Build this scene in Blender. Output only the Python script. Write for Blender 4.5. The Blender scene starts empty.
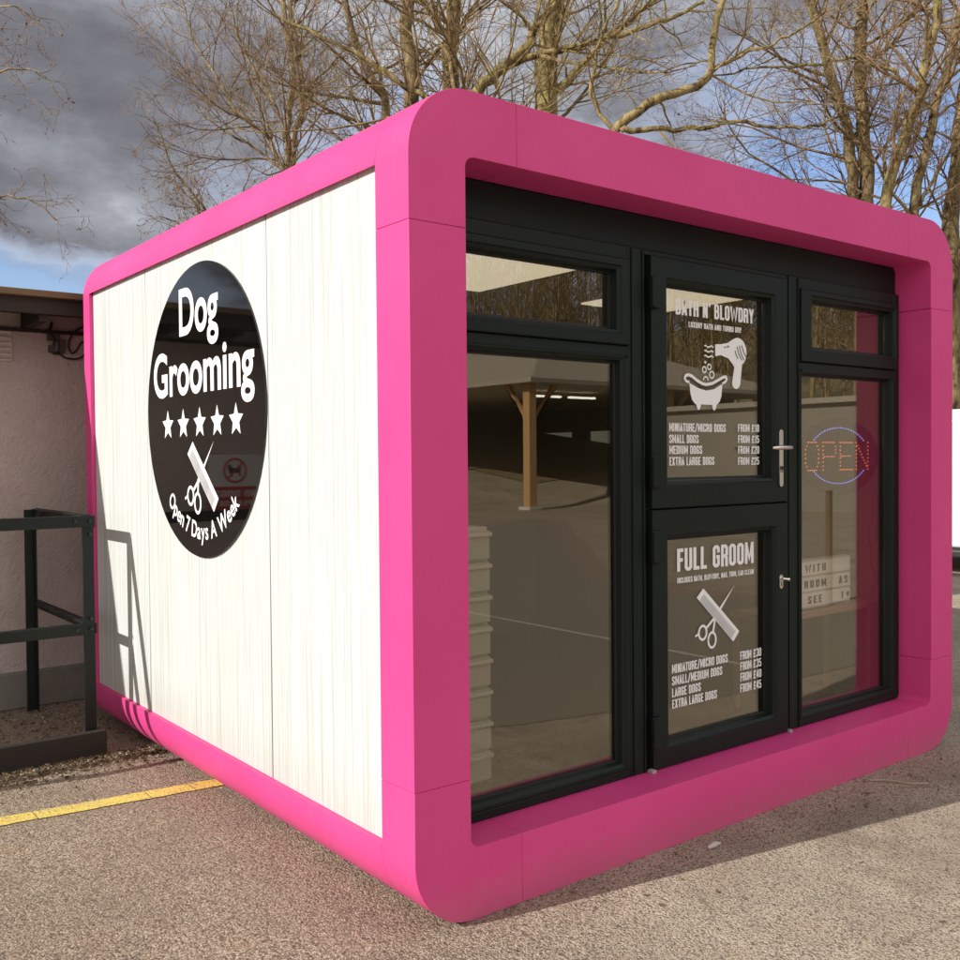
import bpy, bmesh, math, random
from mathutils import Vector, Matrix
random.seed(7)
S = bpy.context.scene
C = S.collection
R = math.radians

# ------------------------------------------------------------------ object helpers
def tag(o, label=None, cat=None, group=None, kind=None):
    if label: o['label'] = label
    if cat: o['category'] = cat
    if group: o['group'] = group
    if kind: o['kind'] = kind
    return o
def thing(name, label, cat, loc=(0, 0, 0), group=None):
    o = bpy.data.objects.new(name, None); C.objects.link(o)
    o.location = loc; o.empty_display_size = .2
    return tag(o, label, cat, group)
def put(me_or_mb, name, mat, parent=None, smooth=None, bevel=0, segs=2):
    me = me_or_mb.mesh(name) if isinstance(me_or_mb, MB) else me_or_mb
    me.name = name
    if mat: me.materials.clear(); me.materials.append(mat)
    o = bpy.data.objects.new(name, me); C.objects.link(o)
    if parent is not None:
        o.parent = parent
        # geometry is written in world coordinates; cancel the parents' offsets
        off = Vector((0, 0, 0)); q = parent
        while q is not None: off += Vector(q.location); q = q.parent
        o.location = -off
    if smooth:
        for p in me.polygons: p.use_smooth = True
        me.set_sharp_from_angle(angle=R(smooth))
    if bevel:
        m = o.modifiers.new('Bevel', 'BEVEL'); m.width = bevel; m.segments = segs
        m.limit_method = 'ANGLE'; m.angle_limit = R(40)
        if smooth is None:
            for p in me.polygons: p.use_smooth = True
            me.set_sharp_from_angle(angle=R(30))
            m.harden_normals = False
    return o

class MB:
    def __init__(s): s.v = []; s.f = []
    def add(s, vs, fs):
        k = len(s.v); s.v += [tuple(v) for v in vs]; s.f += [tuple(i + k for i in f) for f in fs]; return s
    def box(s, x0, x1, y0, y1, z0, z1):
        vs = [(x, y, z) for z in (z0, z1) for y in (y0, y1) for x in (x0, x1)]
        return s.add(vs, [(0, 2, 3, 1), (4, 5, 7, 6), (0, 1, 5, 4), (2, 6, 7, 3), (0, 4, 6, 2), (1, 3, 7, 5)])
    def prism_y(s, poly, y0, y1):            # poly: (x,z) loop, closed and simple, extruded along y
        n = len(poly)
        bm = bmesh.new()
        a = [bm.verts.new((x, y0, z)) for x, z in poly]; f = bm.faces.new(a)
        r = bmesh.ops.extrude_face_region(bm, geom=[f])
        for e in r['geom']:
            if isinstance(e, bmesh.types.BMVert): e.co.y = y1
        bmesh.ops.recalc_face_normals(bm, faces=bm.faces)
        big = [f for f in bm.faces if len(f.verts) > 4]
        bmesh.ops.triangulate(bm, faces=big)
        bm.verts.index_update()
        s.add([v.co[:] for v in bm.verts], [[v.index for v in f.verts] for f in bm.faces]); bm.free(); return s
    def rings(s, rects):                     # rects: (x0,x1,z0,z1,y) mitred frame profile
        k = len(s.v)
        for x0, x1, z0, z1, y in rects: s.v += [(x0, y, z0), (x1, y, z0), (x1, y, z1), (x0, y, z1)]
        for i in range(len(rects) - 1):
            for j in range(4):
                a = k + i * 4 + j; b = k + i * 4 + (j + 1) % 4
                s.f.append((a, b, b + 4, a + 4))
        return s
    def tube(s, pts, rad, n=8, cap=True):
        k = len(s.v); m = len(pts); P = [Vector(p) for p in pts]
        if not hasattr(rad, '__len__'): rad = [rad] * m
        a = None
        for i, p in enumerate(P):
            d = (P[min(i + 1, m - 1)] - P[max(i - 1, 0)]).normalized()
            if a is None: a = d.orthogonal().normalized()
            a = (a - d * a.dot(d)).normalized(); b = d.cross(a)
            for j in range(n):
                t = 2 * math.pi * j / n
                s.v.append(tuple(p + (a * math.cos(t) + b * math.sin(t)) * rad[i]))
        for i in range(m - 1):
            for j in range(n):
                q = k + i * n + j; w = k + i * n + (j + 1) % n
                s.f.append((q, w, w + n, q + n))
        if cap:
            s.f.append(tuple(k + j for j in range(n))[::-1]); s.f.append(tuple(k + (m - 1) * n + j for j in range(n)))
        return s
    def mesh(s, name):
        me = bpy.data.meshes.new(name); me.from_pydata(s.v, [], s.f); me.update(); return me

def arc(cx, cz, r, a0, a1, n=20):
    return [(cx + r * math.cos(R(a0 + (a1 - a0) * i / n)), cz + r * math.sin(R(a0 + (a1 - a0) * i / n))) for i in range(n + 1)]

# ------------------------------------------------------------------ materials
def mat(name, col, rough=.5, metal=0, spec=.5):
    m = bpy.data.materials.new(name); m.use_nodes = True
    b = m.node_tree.nodes['Principled BSDF']
    b.inputs['Base Color'].default_value = (*col, 1); b.inputs['Roughness'].default_value = rough
    b.inputs['Metallic'].default_value = metal; b.inputs['Specular IOR Level'].default_value = spec
    return m
class N:                                       # tiny node-graph helper
    def __init__(s, m): s.m = m; s.t = m.node_tree; s.b = s.t.nodes.get('Principled BSDF')
    def n(s, typ, **k):
        nd = s.t.nodes.new(typ)
        for a, v in k.items(): setattr(nd, a, v)
        return nd
    def l(s, a, b): s.t.links.new(a, b)
    def coord(s, scale=(1, 1, 1), kind='Object'):
        tc = s.n('ShaderNodeTexCoord'); mp = s.n('ShaderNodeMapping'); mp.inputs['Scale'].default_value = scale
        s.l(tc.outputs[kind], mp.inputs[0]); return mp.outputs[0]
    def noise(s, vec, scale, detail=4, rough=.55):
        nd = s.n('ShaderNodeTexNoise'); nd.inputs['Scale'].default_value = scale
        nd.inputs['Detail'].default_value = detail; nd.inputs['Roughness'].default_value = rough
        s.l(vec, nd.inputs['Vector']); return nd.outputs['Fac']
    def vor(s, vec, scale, out='Color'):
        nd = s.n('ShaderNodeTexVoronoi'); nd.inputs['Scale'].default_value = scale
        s.l(vec, nd.inputs['Vector']); return nd.outputs[out]
    def ramp(s, fac, stops):
        nd = s.n('ShaderNodeValToRGB'); e = nd.color_ramp.elements
        while len(e) < len(stops): e.new(.5)
        for i, (p, c) in enumerate(stops):
            e[i].position = p; e[i].color = (*c, 1) if hasattr(c, '__len__') else (c, c, c, 1)
        s.l(fac, nd.inputs[0]); return nd.outputs[0]
    def mix(s, fac, a, b, typ='MIX'):
        nd = s.n('ShaderNodeMix', data_type='RGBA', blend_type=typ)
        for sock, v in ((nd.inputs[0], fac), (nd.inputs[6], a), (nd.inputs[7], b)):
            if isinstance(v, bpy.types.NodeSocket): s.l(v, sock)
            elif hasattr(v, '__len__'): sock.default_value = (*v, 1)
            else: sock.default_value = v
        return nd.outputs[2]
    def math(s, op, a, b=0.0, clamp=False):
        nd = s.n('ShaderNodeMath', operation=op, use_clamp=clamp)
        for sock, v in ((nd.inputs[0], a), (nd.inputs[1], b)):
            if isinstance(v, bpy.types.NodeSocket): s.l(v, sock)
            else: sock.default_value = v
        return nd.outputs[0]
    def bump(s, h, strength=.3, dist=.01):
        nd = s.n('ShaderNodeBump'); nd.inputs['Strength'].default_value = strength; nd.inputs['Distance'].default_value = dist
        s.l(h, nd.inputs['Height']); s.l(nd.outputs[0], s.b.inputs['Normal'])
    def base(s, c): s.l(c, s.b.inputs['Base Color'])
    def rough(s, c): s.l(c, s.b.inputs['Roughness'])

def pink_mat():
    m = mat('pink_powder_coat', (.74, .06, .25), .46, 0, .4); g = N(m)
    v = g.coord()
    g.base(g.mix(g.ramp(g.noise(v, 1.7, 5), [(.35, 0.0), (.7, 1.0)]), (.72, .062, .255), (.78, .074, .29)))
    sz = g.n('ShaderNodeSeparateXYZ'); g.l(v, sz.inputs[0])
    splash = g.ramp(g.math('ADD', sz.outputs[2], g.math('MULTIPLY', g.noise(v, 24, 6, .75), .30)), [(.15, .34), (.30, 0.0)])
    film = g.math('ADD', splash, g.math('MULTIPLY', g.ramp(g.noise(g.coord((1, 1, .12)), 18, 5, .7), [(.55, 0.0), (.8, 1.0)]), .10), True)
    old = m.node_tree.nodes['Principled BSDF'].inputs['Base Color'].links[0].from_socket
    g.base(g.mix(film, old, (.36, .20, .17)))
    dirt = g.noise(v, 9, 6, .7)
    g.rough(g.ramp(dirt, [(.3, .42), (.7, .56)]))
    g.bump(g.noise(v, 420, 2), .05, .001)
    return m
PINK = pink_mat()
def cladding_mat():
    m = mat('cream_ribbed_cladding', (.8, .8, .74), .5); g = N(m)
    v = g.coord((1, 1, .007)); v2 = g.coord((1, 1, .05))
    fine = g.noise(v, 165, 2, .6); mid = g.noise(v2, 26, 3, .6)
    c = g.mix(g.ramp(fine, [(.38, 0.0), (.56, 1.0)]), (.50, .53, .50), (.69, .725, .715))
    c = g.mix(g.math('MULTIPLY', g.ramp(mid, [(.35, 1.0), (.6, 0.0)]), .12), c, (.52, .535, .50))
    v3 = g.coord()
    c = g.mix(g.math('MULTIPLY', g.ramp(g.noise(v3, 2.2, 5), [(.5, 0.0), (.8, 1.0)]), .12), c, (.54, .52, .46))
    sz = g.n('ShaderNodeSeparateXYZ'); g.l(v3, sz.inputs[0])
    dz = g.math('SUBTRACT', g.ramp(g.math('ADD', sz.outputs[2], g.math('MULTIPLY', g.noise(v2, 12, 4), .25)), [(.38, 1.0), (.60, 0.0)]), 0.0)
    c = g.mix(g.math('MULTIPLY', dz, .28), c, (.38, .34, .27))
    g.base(c); g.bump(fine, .6, .004)
    return m
CLAD = cladding_mat()
def frame_mat():
    m = mat('anthracite_upvc', (.018, .026, .024), .45, 0, .22); g = N(m); v = g.coord((1, 1, 1))
    g.base(g.mix(g.noise(v, 3, 4), (.007, .013, .0105), (.012, .019, .0155)))
    g.bump(g.noise(g.coord((1, 1, .2)), 260, 3), .12, .001)
    return m
FRAME = frame_mat()
RUBBER = mat('black_rubber_seal', (.006, .006, .006), .6)
CHROME = mat('brushed_chrome', (.72, .71, .69), .22, 1)
WHITEV = mat('white_vinyl', (.93, .93, .93), .5)
GREYV = mat('pale_grey_vinyl', (.40, .40, .43), .5)
DARKV = mat('dark_vinyl_line', (.05, .035, .03), .5)
GLOSSBLACK = mat('gloss_black_acrylic', (.003, .003, .0025), .035, 0, .6)
DARKCORE = mat('dark_gap', (.03, .003, .012), .8)
def glass_mat():
    m = bpy.data.materials.new('window_glass'); m.use_nodes = True; t = m.node_tree; t.nodes.clear(); g = N(m)
    out = g.n('ShaderNodeOutputMaterial'); tr = g.n('ShaderNodeBsdfTransparent'); gl = g.n('ShaderNodeBsdfGlossy')
    tr.inputs[0].default_value = (.90, .885, .83, 1); gl.inputs['Roughness'].default_value = 0.0; gl.inputs[0].default_value = (.97, .93, .84, 1)
    geo = g.n('ShaderNodeNewGeometry'); fr = g.n('ShaderNodeFresnel')
    ior = g.math('ADD', g.math('MULTIPLY', geo.outputs['Backfacing'], 1 / 1.7 - 1.7), 1.7)
    g.l(ior, fr.inputs['IOR'])
    k = g.math('MULTIPLY', fr.outputs[0], 1.75, True)
    mx = g.n('ShaderNodeMixShader'); g.l(k, mx.inputs[0]); g.l(tr.outputs[0], mx.inputs[1]); g.l(gl.outputs[0], mx.inputs[2])
    g.l(mx.outputs[0], out.inputs[0]); return m
GLASS = glass_mat()
def emit(name, col, st):
    m = mat(name, (.02, .02, .02), .5); b = m.node_tree.nodes['Principled BSDF']
    b.inputs['Emission Color'].default_value = (*col, 1); b.inputs['Emission Strength'].default_value = st; return m

# ------------------------------------------------------------------ camera, sun, sky, colour
cam = bpy.data.cameras.new('camera'); co = bpy.data.objects.new('camera', cam); C.objects.link(co); S.camera = co
r_ = Vector((0.7880628427533829, -0.6155327659953532, -0.008738984927703879))
u_ = Vector((0.019758535489795018, 0.011102946722886113, 0.9997431294334397))
f_ = Vector((0.6152776252609512, 0.7880330821483185, -0.020911845759427866))
M = Matrix((r_, u_, -f_)).transposed().to_4x4(); M.translation = Vector((-1.6554, -2.45414, 1.45364)); co.matrix_world = M
cam.sensor_width = 36; cam.lens = 988.3883 / 960 * 36; cam.clip_start = .05; cam.clip_end = 1500

sun_dir = Vector((1, -.18, -.57)).normalized()
sd = bpy.data.lights.new('sun', 'SUN'); sd.energy = 4.1; sd.angle = R(.5); sd.color = (1.0, .95, .885)
so = bpy.data.objects.new('sun', sd); C.objects.link(so); so.rotation_euler = sun_dir.to_track_quat('-Z', 'Y').to_euler()
W_ = bpy.data.worlds.new('World'); S.world = W_; W_.use_nodes = True
def world():
    t = W_.node_tree; g = N(W_); bg = t.nodes['Background']; bg.inputs[1].default_value = .13
    sky = g.n('ShaderNodeTexSky', sky_type='NISHITA'); sky.sun_disc = False
    sky.sun_elevation = R(29.3); sky.sun_rotation = math.atan2(-1, .18) % (2 * math.pi)
    tc = g.n('ShaderNodeTexCoord'); mp = g.n('ShaderNodeMapping'); mp.inputs['Scale'].default_value = (1, 1, 2.2)
    mp.inputs['Location'].default_value = (.3, .9, 0)
    g.l(tc.outputs['Generated'], mp.inputs[0]); v = mp.outputs[0]
    sep = g.n('ShaderNodeSeparateXYZ'); g.l(tc.outputs['Generated'], sep.inputs[0])
    n1 = g.noise(v, 2.3, 8, .58); n2 = g.noise(v, 1.9, 8, .62)
    # clouds thicken with height above the horizon, breaks low down
    bias = g.math('MULTIPLY', g.math('SUBTRACT', sep.outputs['Z'], .27), 1.9)
    cov = g.math('ADD', n1, bias)
    cov = g.math('ADD', cov, g.math('MULTIPLY', g.math('SUBTRACT', .5, sep.outputs['X']), .30))
    mask = g.ramp(cov, [(.40, 0.0), (.56, 1.0)])
    cc = g.ramp(n2, [(.36, (.80, .78, .95)), (.48, (1.3, 1.3, 1.50)), (.58, (2.3, 2.4, 2.7)), (.68, (4.8, 5.0, 5.4))])
    edge = g.ramp(cov, [(.41, 0.0), (.48, .75), (.56, 0.0)])
    cc = g.mix(edge, cc, (4.3, 4.4, 4.8))
    # brighter cloud added to the unseen south sky, filling the shaded front
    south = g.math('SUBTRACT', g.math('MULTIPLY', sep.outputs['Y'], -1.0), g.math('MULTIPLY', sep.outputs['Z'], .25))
    south_fill = g.ramp(south, [(.05, 0.0), (.55, 1.0)])
    cc = g.mix(south_fill, cc, g.mix(n2, (4.6, 4.3, 4.2), (11.6, 10.8, 10.3)))
    skyc = g.mix(1.0, sky.outputs[0], (.86, .88, 1.04), 'MULTIPLY')
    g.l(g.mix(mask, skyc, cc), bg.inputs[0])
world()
S.view_settings.view_transform = 'Standard'; S.view_settings.look = 'None'; S.view_settings.exposure = .33; S.view_settings.gamma = 1
S.view_settings.use_curve_mapping = False

# ------------------------------------------------------------------ ground
def asphalt():
    m = mat('worn_pinkish_asphalt', (.3, .25, .2), .88, 0, .25); g = N(m); v = g.coord()
    vo = g.n('ShaderNodeTexVoronoi'); vo.inputs['Scale'].default_value = 150; vo.inputs['Randomness'].default_value = 1; g.l(v, vo.inputs['Vector'])
    vb = g.n('ShaderNodeTexVoronoi'); vb.inputs['Scale'].default_value = 80; g.l(v, vb.inputs['Vector'])
    sep = g.n('ShaderNodeSeparateColor'); g.l(vo.outputs['Color'], sep.inputs[0]); sb = g.n('ShaderNodeSeparateColor'); g.l(vb.outputs['Color'], sb.inputs[0])
    chips = g.ramp(sep.outputs[0], [(0, (.19, .145, .10)), (.3, (.34, .265, .19)), (.7, (.45, .365, .265)), (1, (.70, .61, .48))])
    big_ = g.ramp(sb.outputs[0], [(0, (.22, .16, .115)), (.5, (.40, .31, .235)), (1, (.60, .50, .385))])
    fine = g.noise(v, 210, 3, .6)
    c = g.mix(.35, chips, big_)
    # the ground turns paler and finer towards the front right
    sx = g.n('ShaderNodeSeparateXYZ'); g.l(v, sx.inputs[0])
    e = g.math('ADD', g.math('MULTIPLY', g.math('SUBTRACT', g.noise(v, .9, 5, .6), .5), 1.6), g.math('SUBTRACT', g.math('MULTIPLY', sx.outputs[0], .8), g.math('MULTIPLY', sx.outputs[1], .8)))
    pale = g.ramp(g.math('MULTIPLY', e, .5), [(.0, 0.0), (.55, 1.0)])
    c = g.mix(g.math('MULTIPLY', pale, .62), c, g.mix(fine, (.54, .46, .34), (.80, .71, .56)))
    # dark binder between the stones
    binder = g.ramp(vo.outputs['Distance'], [(.45, 0.0), (.80, 1.0)])
    c = g.mix(g.math('MULTIPLY', binder, .66), c, (.045, .034, .027))
    hole = g.ramp(g.noise(v, 60, 4, .7), [(.57, 0.0), (.68, .85)])
    c = g.mix(hole, c, (.05, .038, .03))
    c = g.mix(g.ramp(g.noise(v, 1.7, 7, .66), [(.36, .42), (.60, 0.0)]), c, (.19, .145, .11))
    c = g.mix(g.ramp(g.noise(v, 5.5, 6, .7), [(.55, 0.0), (.75, .35)]), c, (.42, .27, .18))
    sp2 = g.n('ShaderNodeTexVoronoi'); sp2.inputs['Scale'].default_value = 22; g.l(v, sp2.inputs['Vector'])
    c = g.mix(g.ramp(sp2.outputs['Distance'], [(.06, .8), (.13, 0.0)]), c, g.mix(g.ramp(g.noise(v, 31, 2), [(.45, 0.0), (.55, 1.0)]), (.16, .12, .09), (.66, .57, .46)))
    c = g.mix(g.ramp(g.noise(v, .8, 8, .7), [(.56, 0.0), (.66, .40)]), c, (.13, .10, .075))
    wn = g.n('ShaderNodeTexNoise'); wn.inputs['Scale'].default_value = 3; wn.inputs['Detail'].default_value = 4; g.l(v, wn.inputs['Vector'])
    wv = g.mix(.10, v, wn.outputs['Color'])
    cr = g.n('ShaderNodeTexVoronoi', feature='DISTANCE_TO_EDGE'); cr.inputs['Scale'].default_value = .7; g.l(wv, cr.inputs['Vector'])
    crack = g.math('MULTIPLY', g.ramp(cr.outputs['Distance'], [(.0, 1.0), (.005, 0.0)]), g.ramp(g.noise(v, 1.1, 3), [(.52, 0.0), (.58, 1.0)]))
    c = g.mix(g.math('MULTIPLY', crack, .4), c, (.04, .03, .025))
    g.base(c)
    h = g.math('ADD', g.math('MULTIPLY', g.math('SUBTRACT', 1.0, vo.outputs['Distance']), 1.0), g.math('MULTIPLY', g.math('SUBTRACT', 1.0, vb.outputs['Distance']), .7))
    h = g.math('SUBTRACT', g.math('ADD', h, g.math('MULTIPLY', fine, .5)), hole)
    g.bump(h, .8, .0055)
    return m
ASPH = asphalt()
def ground():
    b = MB(); n = 60
    xs = [-300, -120, -60, -30] + [-20 + i * 1.5 for i in range(40)] + [60, 120, 300]
    for y in xs:
        for x in xs:
            d = math.hypot(x - 6, y - 2); z = 0
            # valley sides: the land rises beyond the yard to the south-east and, less, to the north-east
            s = x * .62 - y * .78
            if s > 26: z = min((s - 26) * .17, 22)
            t = x * .8 + y * .6
            if t > 26 and s <= 26: z = max(z, min((t - 26) * .06, 3))
            b.v.append((x, y, z))
    k = len(xs)
    for j in range(k - 1):
        for i in range(k - 1): b.f.append((j * k + i, j * k + i + 1, (j + 1) * k + i + 1, (j + 1) * k + i))
    o = put(b, 'ground', ASPH); tag(o, kind='structure')
ground()
def yellow():
    m = mat('yellow_road_paint', (.72, .50, .08), .7); g = N(m); v = g.coord()
    n_ = g.noise(v, 60, 5, .7); big = g.noise(v, 6, 4)
    c = g.mix(g.ramp(n_, [(.36, 0.0), (.47, 1.0)]), (.30, .23, .13), (.74, .57, .13))
    c = g.mix(g.ramp(big, [(.5, 0.0), (.75, .5)]), c, (.42, .33, .17))
    g.base(c); g.bump(g.math('ADD', n_, g.vor(v, 85, 'Distance')), .5, .006)
    b = MB(); rnd = random.Random(3)
    # painted in lengths with cracks between; slightly ragged edges
    x = .30; cuts = [.30, .02, -.17, -.62, -1.3, -2.2, -3.4, -5]
    for a, c_ in zip(cuts[:-1], cuts[1:]):
        n = max(3, int((a - c_) / .04)); up = []; dn = []
        for i in range(n + 1):
            X = a - .003 + (c_ + .003 - a) * i / n; yc = 1.80 - .11 * X
            up.append((X, yc + .052 + rnd.uniform(-.004, .004), .004)); dn.append((X, yc - .052 + rnd.uniform(-.004, .004), .004))
        k = len(b.v); b.v += up + dn
        for i in range(n): b.f.append((k + i, k + n + 1 + i, k + n + 2 + i, k + i + 1))
    o = put(b, 'painted_line', m); tag(o, kind='structure')
yellow()

# ------------------------------------------------------------------ the pod
W, D, H = 3.2738, 3.2209, 2.6
X0, X1, Z0, Z1 = .2136, 3.0649, .2282, 2.3954       # front opening
DY = .1643                                            # door plane
Y1, Y2, PZ0, PZ1, RR = .1853, 3.1155, .2427, 2.3883, .226
pod = thing('grooming_pod', 'bright pink rounded box shop with cream sides, dark glazed front and a round black sign', 'shop', (W / 2, D / 2, 0))
g_ = .0007; ZS, XS, ZT = .447, .423, 2.172
ir = .035
fm = MB()
def loop(*parts):
    o = []
    for p in parts:
        if isinstance(p, tuple): o.append(p)
        else: o += p
    return o
BL = loop((0, ZS - g_), arc(RR, RR, RR, 180, 270), (XS - g_, 0), (XS - g_, Z0), arc(X0 + ir, Z0 + ir, ir, 270, 180, 8), (X0, ZS - g_))
TL = loop((0, ZT + g_), (X0, ZT + g_), arc(X0 + ir, Z1 - ir, ir, 180, 90, 8), (XS - g_, Z1), (XS - g_, H), arc(RR, H - RR, RR, 90, 180))
mirror = lambda L: [(W - x, z) for x, z in L][::-1]
for L in (BL, TL, mirror(BL), mirror(TL)): fm.prism_y(L, 0, Y1)
fm.prism_y([(0, ZS + g_), (X0, ZS + g_), (X0, ZT - g_), (0, ZT - g_)], 0, Y1)
fm.prism_y([(X1, ZS + g_), (W, ZS + g_), (W, ZT - g_), (X1, ZT - g_)], 0, Y1)
fm.prism_y([(XS + g_, 0), (W - XS - g_, 0), (W - XS - g_, Z0), (XS + g_, Z0)], 0, Y1)
fm.prism_y([(XS + g_, Z1), (W - XS - g_, Z1), (W - XS - g_, H), (XS + g_, H)], 0, Y1)
put(fm, 'front_surround', PINK, pod, smooth=30, bevel=.0014)
# top and bottom edge rails along the sides (with roof and floor edge), back surround
th = .055
def chan(zi, top):
    L = loop((0, PZ0), arc(RR, RR, RR, 180, 270), (W - RR, 0), arc(W - RR, RR, RR, 270, 360)[1:], (W, PZ0),
             (W - th, PZ0), arc(W - RR, RR, RR - th, 360, 270), arc(RR, RR, RR - th, 270, 180), (th, PZ0))
    if top: L = [(x, H - (z if z != PZ0 else H - PZ1)) for x, z in L][::-1]
    return L
put(MB().prism_y(chan(0, False), Y1 + .0002, Y2), 'floor_surround', PINK, pod, smooth=30)
put(MB().prism_y(chan(0, True), Y1 + .0002, Y2), 'roof_surround', PINK, pod, smooth=30)
bk = MB()
outer = loop(arc(RR, RR, RR, 180, 270), arc(W - RR, RR, RR, 270, 360), arc(W - RR, H - RR, RR, 0, 90), arc(RR, H - RR, RR, 90, 180))
bk.prism_y(outer, Y2 + .001, D)
put(bk, 'back_surround', PINK, pod, smooth=30, bevel=.0014)
# side cladding panels, recessed 20 mm, with joints
def panel(x0, x1, y0, y1, z0=PZ0, z1=PZ1):
    return put(MB().box(x0, x1, y0, y1, z0, z1), 'side_panel', CLAD, pod, bevel=.002, segs=1)
jy = [Y1 + .002, .992, 2.302, Y2 - .002]
for a, b in zip(jy[:-1], jy[1:]):
    panel(.020, .050, a + .003, b - .003); panel(W - .050, W - .020, a + .003, b - .003)
for y in jy[1:3]:
    put(MB().box(.0225, .0505, y - .0029, y + .0029, PZ0, PZ1), 'joint_gasket', RUBBER, pod); put(MB().box(W - .0505, W - .0225, y - .0029, y + .0029, PZ0, PZ1), 'joint_gasket', RUBBER, pod)
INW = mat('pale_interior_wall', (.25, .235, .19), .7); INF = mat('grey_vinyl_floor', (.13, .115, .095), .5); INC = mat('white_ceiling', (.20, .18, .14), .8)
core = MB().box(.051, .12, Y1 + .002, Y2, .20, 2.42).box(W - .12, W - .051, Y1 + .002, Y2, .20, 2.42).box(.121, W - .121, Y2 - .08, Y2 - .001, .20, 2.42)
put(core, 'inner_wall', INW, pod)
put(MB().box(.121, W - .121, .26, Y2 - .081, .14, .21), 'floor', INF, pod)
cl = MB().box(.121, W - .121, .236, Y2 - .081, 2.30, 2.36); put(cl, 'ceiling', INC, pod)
LEDM = emit('led_panel_glow', (1, .88, .68), .62)
for x in (.80, 2.10):
    o = put(MB().rings([(x - .02, x + .62, .22 + .02, 1.47, 2.299), (x - .02, x + .62, .24, 1.47, 2.29)]) if 0 else MB().box(x, x + .6, .27, 1.45, 2.290, 2.2985), 'ceiling_light', LEDM, pod)

# head panel + window frames
put(MB().box(X0 + .003, X1 - .003, DY + .02, DY + .07, 2.262, Z1 - .002), 'head_panel', FRAME, pod, bevel=.002)
FT, FB = 2.258, .2305
fr = MB(); ya, yb = DY, DY + .07
e = .0004
for (x0, x1, z0, z1) in ((X0 + .003, .262, FB, FT), (1.108, 1.203, FB, FT), (2.112, 2.212, FB, FT), (3.010, X1 - .003, FB, FT),
                         (.262 + e, 1.108 - e, 2.205, FT), (1.203 + e, 2.112 - e, 2.236, FT - .001), (2.212 + e, 3.010 - e, 2.205, FT),
                         (.262 + e, 1.108 - e, 1.838, 1.880), (2.212 + e, 3.010 - e, 1.838, 1.880),
                         (.262 + e, 1.108 - e, FB, .262), (2.212 + e, 3.010 - e, FB, .262)):
    fr.box(x0, x1, ya, yb, z0, z1)
win = put(fr, 'window_frame', FRAME, pod, bevel=.004, segs=2)
# slim vertical reveals on the mullions
mm = MB()
for x in (1.125, 1.185, 2.125, 2.198): mm.box(x, x + .006, ya - .006, ya - .0005, FB + .005, FT - .005)
put(mm, 'mullion_bead', FRAME, win, bevel=.0015)
def light(x0, x1, z0, z1, gx0, gx1, gz0, gz1, proud, name, parent, yg=.200):
    """frame ring from the outer to the glass rectangle, with a rubber seal and the pane as sub-parts"""
    s = .018
    b = MB().rings([(x0, x1, z0, z1, DY + .04), (x0, x1, z0, z1, DY - proud + .003), (x0 + .003, x1 - .003, z0 + .003, z1 - .003, DY - proud),
                    (gx0 - s - .004, gx1 + s + .004, gz0 - s - .004, gz1 + s + .004, DY - proud), (gx0 - s, gx1 + s, gz0 - s, gz1 + s, DY - proud + .006),
                    (gx0 - .006, gx1 + .006, gz0 - .006, gz1 + .006, DY - proud + .012), (gx0, gx1, gz0, gz1, yg - .008), (gx0, gx1, gz0, gz1, yg + .03)])
    b.rings([(x0, x1, z0, z1, DY + .04), (x0, x1, z0, z1, DY + .069), (gx0, gx1, gz0, gz1, DY + .0692), (gx0, gx1, gz0, gz1, yg + .03)])
    f = put(b, name, FRAME, parent)
    k = MB().rings([(gx0 + .0005, gx1 - .0005, gz0 + .0005, gz1 - .0005, yg - .008), (gx0 + .006, gx1 - .006, gz0 + .006, gz1 - .006, yg - .0065), (gx0 + .007, gx1 - .007, gz0 + .007, gz1 - .007, yg - .0005)])
    return f, k, MB().box(gx0 + .001, gx1 - .001, yg, yg + .006, gz0 + .001, gz1 - .001)
def glazed(x0, x1, z0, z1, gx0, gx1, gz0, gz1, proud, name, parent, yg=.200):
    f, k, pane = light(x0, x1, z0, z1, gx0, gx1, gz0, gz1, proud, name, parent, yg)
    put(k, 'seal', RUBBER, f if parent is pod else parent); put(pane, 'pane', GLASS, f if parent is pod else parent)
    return f
glazed(.263, 1.107, 1.881, 2.204, .316, 1.040, 1.942, 2.155, .014, 'top_light', pod)
glazed(.263, 1.107, .263, 1.837, .300, 1.066, .293, 1.818, .004, 'window', pod)
glazed(2.213, 3.026, 1.881, 2.204, 2.308, 2.990, 1.951, 2.160, .014, 'top_light', pod)
glazed(2.213, 3.009, .263, 1.837, 2.245, 2.985, .294, 1.826, .004, 'window', pod)
# stable door: two leaves
up = glazed(1.226, 2.105, 1.2555, 2.235, 1.330, 1.998, 1.367, 2.137, .014, 'upper_door', pod)
lo = glazed(1.226, 2.105, .2345, 1.2495, 1.330, 1.998, .328, 1.130, .014, 'lower_door', pod)
put(MB().box(1.2035, 1.2255, DY + .035, DY + .06, FB, 2.235), 'hinge_gap', RUBBER, win)
for z, leaf in ((2.093, up), (1.400, up), (1.107, lo), (.383, lo)):
    b = MB().box(1.206, 1.262, DY - .030, DY - .0145, z - .062, z + .062)
    b.tube([(1.216, DY - .030, z - .058), (1.216, DY - .030, z + .058)], .010, 12)
    put(b, 'hinge', FRAME, leaf, bevel=.003)
# threshold packers at the mullion feet
PP = mat('pale_plastic', (.42, .36, .36), .5)
for a_ in ((1.200, 1.224, .134), (2.102, 2.118, .138)): put(MB().box(a_[0], a_[1], a_[2], .162, .2285, .242), 'threshold_clip', PP, pod, bevel=.002)
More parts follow.
